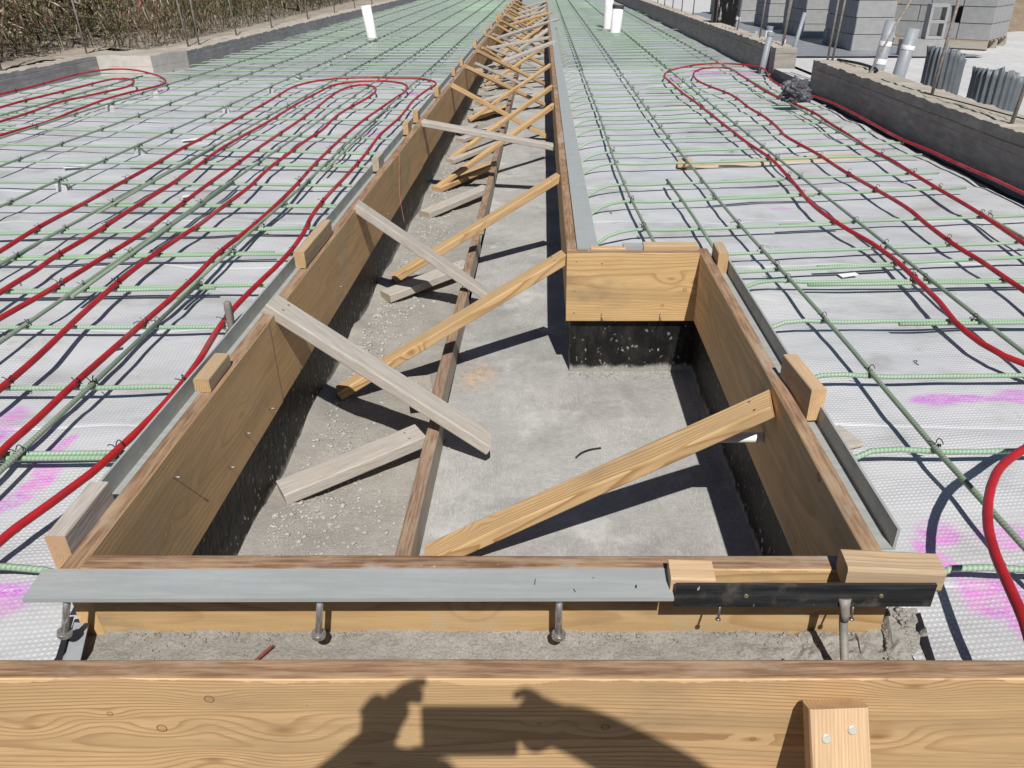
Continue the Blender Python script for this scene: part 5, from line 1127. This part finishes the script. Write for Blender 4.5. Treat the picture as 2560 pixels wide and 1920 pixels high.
for o in COL.objects:
    if o.name.startswith('plastic_sheet'): tag(o, 'grey plastic sheet spread under the tall block stacks', 'plastic sheet'); del o['kind']
# dirt heap behind stacks
hm = MB()
heap = grid_obj('dirt_heap', 5.0, 12, 14.5, 22, .25, lambda x, y: -.06 + max(0, 1.1 - ((x - 8) / 3.2) ** 2 - ((y - 18.5) / 3.5) ** 2) * .9 + .12 * noise.noise(Vector((x * 1.5, y * 1.5, 0))) - .05, M_GROUND)

# ------------------------------------------------------------------ small things
# chisel-like tool with wooden handle
e = empty('hand_tool', (-1.035, 2.33, -.15))
m = MB(); m.tube([(0, 0, .048), (0, 0, .055), (.002, 0, .09), (.003, .002, .135), (.003, .002, .155), (.003, .002, .160)], .011, 14, radii=[.0085, .011, .0125, .0135, .012, .007]); m.build('handle', M_HANDLE, e)
m = MB(); m.tube([(0, 0, .018), (0, 0, .048)], .0095, 14); m.build('ferrule', M_CHROME, e)
m = MB(); m.tube([(0, 0, .02), (0, .003, -.006)], .004, 8); m.build('shank', M_NAIL, e)
tag(e, 'hand tool with worn wooden handle standing by the left form', 'hand tool')
# pink string over left form
bar(spline([(XL - .03, 4.72, .004), (XL - .005, 4.66, .006), (XL + .006, 4.62, -.02), (XL + .008, 4.55, -.12), (XL + .012, 4.5, -.24), (XL + .03, 4.47, -.37)], .02), M_STRING, 'thin pink string hanging over the left form board', None, r=.0013, n=6, cat='string', name='string')
# screw and nail lying about
def screw(loc, rz, L, mat, label, r=.0028, name='screw', cat='screw'):
    m = MB(); k = 26; pts = [(L * i / k, 0, 0) for i in range(k + 1)]; rad = [r * (1.25 if i % 2 else .85) * (1 if i < k - 3 else (k - i) / 3.5 + .1) for i in range(k + 1)]
    m.tube(pts, r, 8, radii=rad); m.tube([(0, 0, 0), (-.003, 0, 0)], r * 2, 10)
    o = m.build(name, mat, None, loc); o.rotation_euler = (0, R(-6), rz); tag(o, label, cat); return o
screw((-.535, .985, -.149), R(55), .055, M_RSCREW, 'dark red screw lying on the front ledge')
bar(spline([(.115, 2.215, FLOOR + .006), (.135, 2.24, FLOOR + .008), (.165, 2.262, FLOOR + .007), (.205, 2.275, FLOOR + .006)], .01), M_TIE, 'bent dark nail lying on the trench floor', None, r=.0035, n=6, cat='nail', name='bent_nail')
bar(spline([(-.70, 1.585, FLOOR + .012), (-.69, 1.64, FLOOR + .02), (-.675, 1.68, FLOOR + .012)], .01), M_TIE, 'dark bent nail lying on trench dirt by the near strut', None, r=.003, n=6, cat='nail', name='bent_nail')
block((-.615, .985, -.148), (.018, .014, .012), R(20), W_RET, 'tiny wood chip on the front ledge', 'wood chip')
sm_ = MB(); stone(sm_, 0, 0, 0, .016); o = sm_.build('stone', M_GRAVEL, None, (.452, .985, -.148)); tag(o, 'pale flat stone on the front ledge at right', 'stone')
block((1.50, 5.10, -.150), (1.25, .14, .018), R(13), M_PLY, 'pale tan board lying on sheet under the right crossbars', 'board')
block((.90, 4.94, -.125), (.10, .089, .038), R(80), W_END, 'pale block under a bar at left end of the tan board', 'block')
block((.775, 1.74, -.146), (.13, .10, .012), R(20), W_OLD, 'scrap of grey board beside the stout pale block', 'offcut')
# membrane flaps
def flap(name, pts, mat, label, th=.003):
    m = MB(); n = len(pts)
    for p in pts: m.v.append(p)
    for p in pts: m.v.append((p[0], p[1], p[2] - th))
    m.face(list(range(n))); m.face([n + i for i in range(n)][::-1])
    for i in range(n): j = (i + 1) % n; m.face([i, n + i, n + j, j])
    o = m.build(name, mat); recalc(o); tag(o, label, 'membrane strip'); return o
flap('membrane_flap', [(.70, 1.90, -.135), (.80, 2.02, -.140), (.775, 2.15, -.13), (.745, 2.28, -.128), (.70, 2.36, -.13)], M_MEMB, 'grey membrane flap by the outer right plank')
flap('membrane_flap', [(.70, 2.55, -.13), (.745, 2.58, -.135), (.735, 2.72, -.12), (.70, 2.80, -.12)], M_MEMB, 'dark grey membrane scrap near outer right corner')
flap('membrane_flap', [(-.835, .872, -.140), (-.805, .872, -.143), (-.868, 1.07, -.130), (-.895, 1.07, -.128)], M_MEMB, 'grey membrane strip at left end of the ledge')
flap('membrane_flap', [(-.852, .872, -.138), (-.838, .872, -.136), (-.900, 1.08, -.122), (-.912, 1.08, -.125)], M_MEMBK, 'black membrane edge at left end of the ledge')
flap('membrane_flap', [(.688, .872, -.150), (.697, .872, -.148), (.735, 1.10, -.132), (.722, 1.10, -.140)], M_MEMBK, 'black membrane edge at right end of the ledge')
flap('paper_scrap', [(-.43, 1.62, FLOOR + .01), (-.40, 1.57, FLOOR + .012), (-.395, 1.59, FLOOR + .03), (-.42, 1.64, FLOOR + .02)], M_TAPE, 'white paper scrap on dirt beside the kicker', .001)['category'] = 'paper'
for i, (x, y, w, d, rz) in enumerate(((-2.55, 5.75, .22, .1, .3), (-2.95, 4.9, .2, .08, .3), (-1.42, 2.30, .05, .03, .4), (-1.95, 4.2, .10, .05, .3), (1.25, 2.98, .12, .08, .2))):
    cs, sn = math.cos(rz), math.sin(rz)
    w *= .6; d *= .6
    flap('tape_patch', [(x + a * w / 2 * cs - b * d / 2 * sn, y + a * w / 2 * sn + b * d / 2 * cs, -.137 + .003 * a) for a, b in ((-1, -1), (1, -1), (1, 1), (-1, 1))], M_TAPE, 'white tape patch on the %s sheet, %s from the front' % ('left' if x < 0 else 'right', ORD[[3, 2, 0, 1, 0][i]]), .001)['category'] = 'tape'

# ------------------------------------------------------------------ the photographer (casts the shadow on the front plank) and the phone
M_SKIN = plain('skin', (0.50, 0.32, 0.24), 0.55, 0, 0.1, 30, 0.1)
M_SHIRT = plain('shirt_cloth', (0.10, 0.13, 0.19), 0.85, 0, 0.2, 60, 0.3)
M_JEANS = plain('trouser_cloth', (0.06, 0.075, 0.11), 0.85, 0, 0.25, 60, 0.3)
M_HAIR = plain('hair', (0.05, 0.035, 0.025), 0.6, 0, 0.3, 90, 0.4)
M_PHONE = plain('phone_shell', (0.03, 0.03, 0.035), 0.3, 0.2, 0.1, 20)
M_EYE = plain('eye', (0.6, 0.58, 0.55), 0.2, 0, 0.05, 20)
M_BOOT = plain('boot', (0.12, 0.08, 0.05), 0.7, 0, 0.2, 30)
def skin_body(name, verts, edges, radii, mat, parent=None, sub=2, root=0):
    me = bpy.data.meshes.new(name); me.from_pydata(verts, edges, []); o = bpy.data.objects.new(name, me); COL.objects.link(o)
    md = o.modifiers.new('skin', 'SKIN'); sv = me.skin_vertices[0].data if me.skin_vertices else None
    if sv is None:
        bm = bmesh.new(); bm.from_mesh(me); bm.verts.layers.skin.verify(); bm.to_mesh(me); bm.free(); sv = me.skin_vertices[0].data
    for i, r in enumerate(radii): sv[i].radius = r if isinstance(r, tuple) else (r, r); sv[i].use_root = (i == root)
    ss = o.modifiers.new('sub', 'SUBSURF'); ss.levels = sub; ss.render_levels = sub
    dg = bpy.context.evaluated_depsgraph_get(); ev = o.evaluated_get(dg); nm = bpy.data.meshes.new_from_object(ev)
    o.modifiers.clear(); o.data = nm; nm.materials.clear(); nm.materials.append(mat)
    for p in nm.polygons: p.use_smooth = True
    if parent: o.parent = parent
    return o
person = empty('person', (0, 0, 0))
VIEW = Vector((0, math.cos(R(28.6)), -math.sin(R(28.6)))); UPV = Vector((0, math.sin(R(28.6)), math.cos(R(28.6)))); RT = Vector((1, 0, 0))
CAM = Vector((0, 0, .974))

Yb = -.47; G = -.30
V = []; Ed = []; Ra = []
def av(p, r, frm=None):
    V.append(p); Ra.append(r)
    if frm is not None: Ed.append((frm, len(V) - 1))
    return len(V) - 1
pel = av((0, Yb, .58), (.15, .11)); wai = av((0, Yb, .74), (.14, .10), pel); che = av((0, Yb, .96), (.17, .115), wai); shl = av((0, Yb + .01, 1.10), (.11, .09), che)
nk = av((0, Yb + .02, 1.17), .055, shl); hd = av((0, Yb + .045, 1.235), (.070, .078), nk); hd2 = av((0, Yb + .05, 1.305), (.074, .092), hd); hd3 = av((0, Yb + .04, 1.36), (.06, .07), hd2)
WL = (-.142, -.045, .938); WR = (.195, -.035, 1.005)
for sx, el, wr in ((-1, (-.40, -.25, .87), WL), (1, (.48, -.17, .985), WR)):
    a = av((sx * .17, Yb, 1.10), .062, shl); b_ = av((sx * .20, Yb + .05, 1.0), .054, a)
    m_ = tuple((Vector((sx * .20, Yb + .05, 1.0)) + Vector(el)) / 2); c_ = av(m_, .049, b_); d_ = av(el, .043, c_)
    f_ = av(tuple(Vector(el).lerp(Vector(wr), .35)), .047, d_); g_ = av(tuple(Vector(el).lerp(Vector(wr), .75)), .045, f_); h_ = av(wr, .040, g_); av(tuple(CAM + RT * (.150 if sx > 0 else -.116) + UPV * (.004 if sx > 0 else -.012) - VIEW * .032), .032, h_)
    hip = av((sx * .10, Yb, .52), .095, pel); kn0 = av((sx * .115, Yb + .01, .34), .075, hip); kn = av((sx * .12, Yb + .015, .14), .056, kn0); ca = av((sx * .125, Yb, -.02), .054, kn); an = av((sx * .125, Yb - .01, -.215), .038, ca)
    to = av((sx * .135, Yb + .05, -.262), (.042, .036), an); av((sx * .15, Yb + .15, -.27), (.042, .028), to)
body = skin_body('body', V, Ed, Ra, M_SKIN, person)
# clothing: the body surface itself carries shirt / trousers / boots as materials of one mesh
body.data.materials.append(M_SHIRT); body.data.materials.append(M_JEANS); body.data.materials.append(M_BOOT)
for p in body.data.polygons:
    c = p.center; arm = abs(c.x) > .19 and c.z > .7 or c.y > -.3
    if c.z < -.20: p.material_index = 3
    elif c.z < .60: p.material_index = 2
    elif c.z < 1.145 and not (c.y > -.17): p.material_index = 1
# face
def blob(name, loc, sc, mat, parent, sub=3):
    bm = bmesh.new(); bmesh.ops.create_icosphere(bm, subdivisions=sub, radius=1)
    for v in bm.verts: v.co = Vector((v.co.x * sc[0], v.co.y * sc[1], v.co.z * sc[2]))
    me = bpy.data.meshes.new(name); bm.to_mesh(me); bm.free(); me.materials.append(mat)
    for p in me.polygons: p.use_smooth = True
    o = bpy.data.objects.new(name, me); COL.objects.link(o); o.location = loc; o.parent = parent; return o
fy = Yb + .125
for sx in (-1, 1):
    blob('eye', (sx * .031, fy, 1.285), (.012, .010, .009), M_EYE, person); blob('ear', (sx * .076, Yb + .045, 1.275), (.012, .022, .032), M_SKIN, person)
    blob('eyebrow', (sx * .031, fy + .006, 1.303), (.018, .006, .004), M_HAIR, person, 2)
blob('nose', (0, fy + .014, 1.262), (.013, .018, .024), M_SKIN, person); blob('mouth', (0, fy - .002, 1.222), (.024, .009, .008), plain('lips', (.40, .17, .15), .5), person)
h_ = blob('hair', (0, Yb + .032, 1.325), (.084, .098, .066), M_HAIR, person, 4)
for v in h_.data.vertices:
    n = noise.noise(v.co * 60) * .006; v.co += v.co.normalized() * n
# hands: palm plus five separate fingers, each closing on the phone
def pv(x, u, d): return tuple(CAM + RT * x + UPV * u + VIEW * d)      # right, up, forward of the phone lens
def hand(side):
    s = -1 if side == 'L' else 1
    if side == 'L': wr, pc, xe = WL, pv(-.108, .010, -.03), -.052
    else: wr, pc, xe = WR, pv(.150, .008, -.03), .110
    o_ = s
    V2 = [wr, tuple((Vector(wr) + Vector(pc)) / 2), pc, tuple(Vector(pc) + UPV * .014 - RT * o_ * .024), tuple(Vector(pc) + UPV * .026 - RT * o_ * .046)]; E2 = [(0, 1), (1, 2), (2, 3), (3, 4)]
    if side == 'L': V2 = [wr, pv(-.122, -.025, -.032), pv(-.110, .006, -.03), pv(-.092, .032, -.028), pv(-.068, .042, -.022)]
    R2 = [(.040, .034), (.036, .028), (.036, .026), (.032, .026), (.020, .018)] if side == 'L' else [(.036, .032), (.036, .028), (.036, .026), (.034, .026), (.028, .024)]
    if side == 'L': V2.append(pv(-.120, .034, -.030)); E2.append((2, 5)); R2.append((.024, .020))
    if side == 'R': V2.append(pv(.122, -.034, -.027)); E2.append((2, 5)); R2.append((.030, .026))
    palm = skin_body('hand', V2, E2, R2, M_SKIN, person, 2, 0)
    ups = (.043, .039, .034, .029) if side == 'L' else (.030, .014, -.004, -.021)
    for i, (u, L) in enumerate(zip(ups, (.9, 1.0, .95, .8))):
        k0 = Vector(pv(xe + o_ * .040, u, -.022)); 
        if i == 0: pts = [k0, Vector(pv(xe + o_ * .024, u + .014, -.016)), Vector(pv(xe + o_ * .004, u + .021, -.012)), Vector(pv(xe - o_ * .014, u + (.022 if side == 'L' else .012), -.010))]
        else: pts = [k0, Vector(pv(xe + o_ * .028, u + .006, -.004)), Vector(pv(xe + o_ * .012, u + .006, .004)), Vector(pv(xe + o_ * .002 - o_ * .008 * L, u + .003, -.0005))]
        pts = [Vector(pc) + (k0 - Vector(pc)) * .35] + pts
        skin_body('finger', [tuple(p) for p in pts], [(j, j + 1) for j in range(4)], [.0098, .0095, .0088, .0080, .0068], M_SKIN, palm, 2, 0)
    lu = .022 if side == 'L' else 0
    pts = [Vector(pc) + UPV * (lu - .006), Vector(pv(xe + o_ * .032, lu - .010, -.034)), Vector(pv(xe + o_ * .012, lu, -.024)), Vector(pv(xe - o_ * .012, lu * .6 + .006, -.017))]
    if side == 'L': pts = [Vector(pv(-.118, -.030, -.032)), Vector(pv(-.096, -.046, -.030)), Vector(pv(-.072, -.050, -.026)), Vector(pv(-.044, -.040, -.020))]
    skin_body('thumb', [tuple(p) for p in pts], [(0, 1), (1, 2), (2, 3)], [.020, .018, .015, .011] if side == 'L' else [.014, .0115, .0105, .0085], M_SKIN, palm, 2, 0)
hand('L'); hand('R')
tag(person, 'person in dark shirt holding up a phone, shadow falling on the front plank', 'person')
ph = bevel_box('phone', .160, .0075, .084, M_PHONE, .003)
c = CAM + RT * .030 + UPV * -.0125 - VIEW * .012
ph.matrix_world = Matrix.Translation(c) @ Matrix((RT, VIEW, UPV)).transposed().to_4x4() @ Matrix.Translation((0, 0, -.042))
tag(ph, 'dark phone held level in the hands of the person', 'phone')
m = MB(); m.tube([(-.03, .0038, .0545), (-.03, .0055, .0545)], .007, 16); l_ = m.build('camera_lens', M_CAPG); l_.parent = ph; l_.location = (0, 0, 0)

# loose scraps of tie wire on the white sheet
sc0 = None
for i, (x, y) in enumerate(((-1.2, 1.36), (-1.45, 2.52), (-2.1, 2.9), (-1.75, 3.3), (-2.9, 4.6), (1.2, 2.2), (.35, 3.9), (.95, 3.75), (1.9, 3.4), (1.3, 5.4))):
    if sc0 is None:
        m = MB(); m.tube(spline([(-.016, 0, .002), (-.006, .005, .004), (.002, -.003, .008), (.008, .003, .004), (.016, -.002, .002)], .004), .0013, 5); sc0 = m.build('wire_scrap', M_TIE); o = sc0
    else: o = sc0.copy(); COL.objects.link(o)
    o.location = (x, y, sheet_z(x, y) + .001); o.rotation_euler = (0, 0, rnd.uniform(0, 6.28)); sd_ = 'left' if x < 0 else 'right'
    tag(o, 'loose dark scrap of tie wire lying on the %s white sheet' % sd_, 'wire scrap', 'wire scraps on the %s sheet' % sd_)
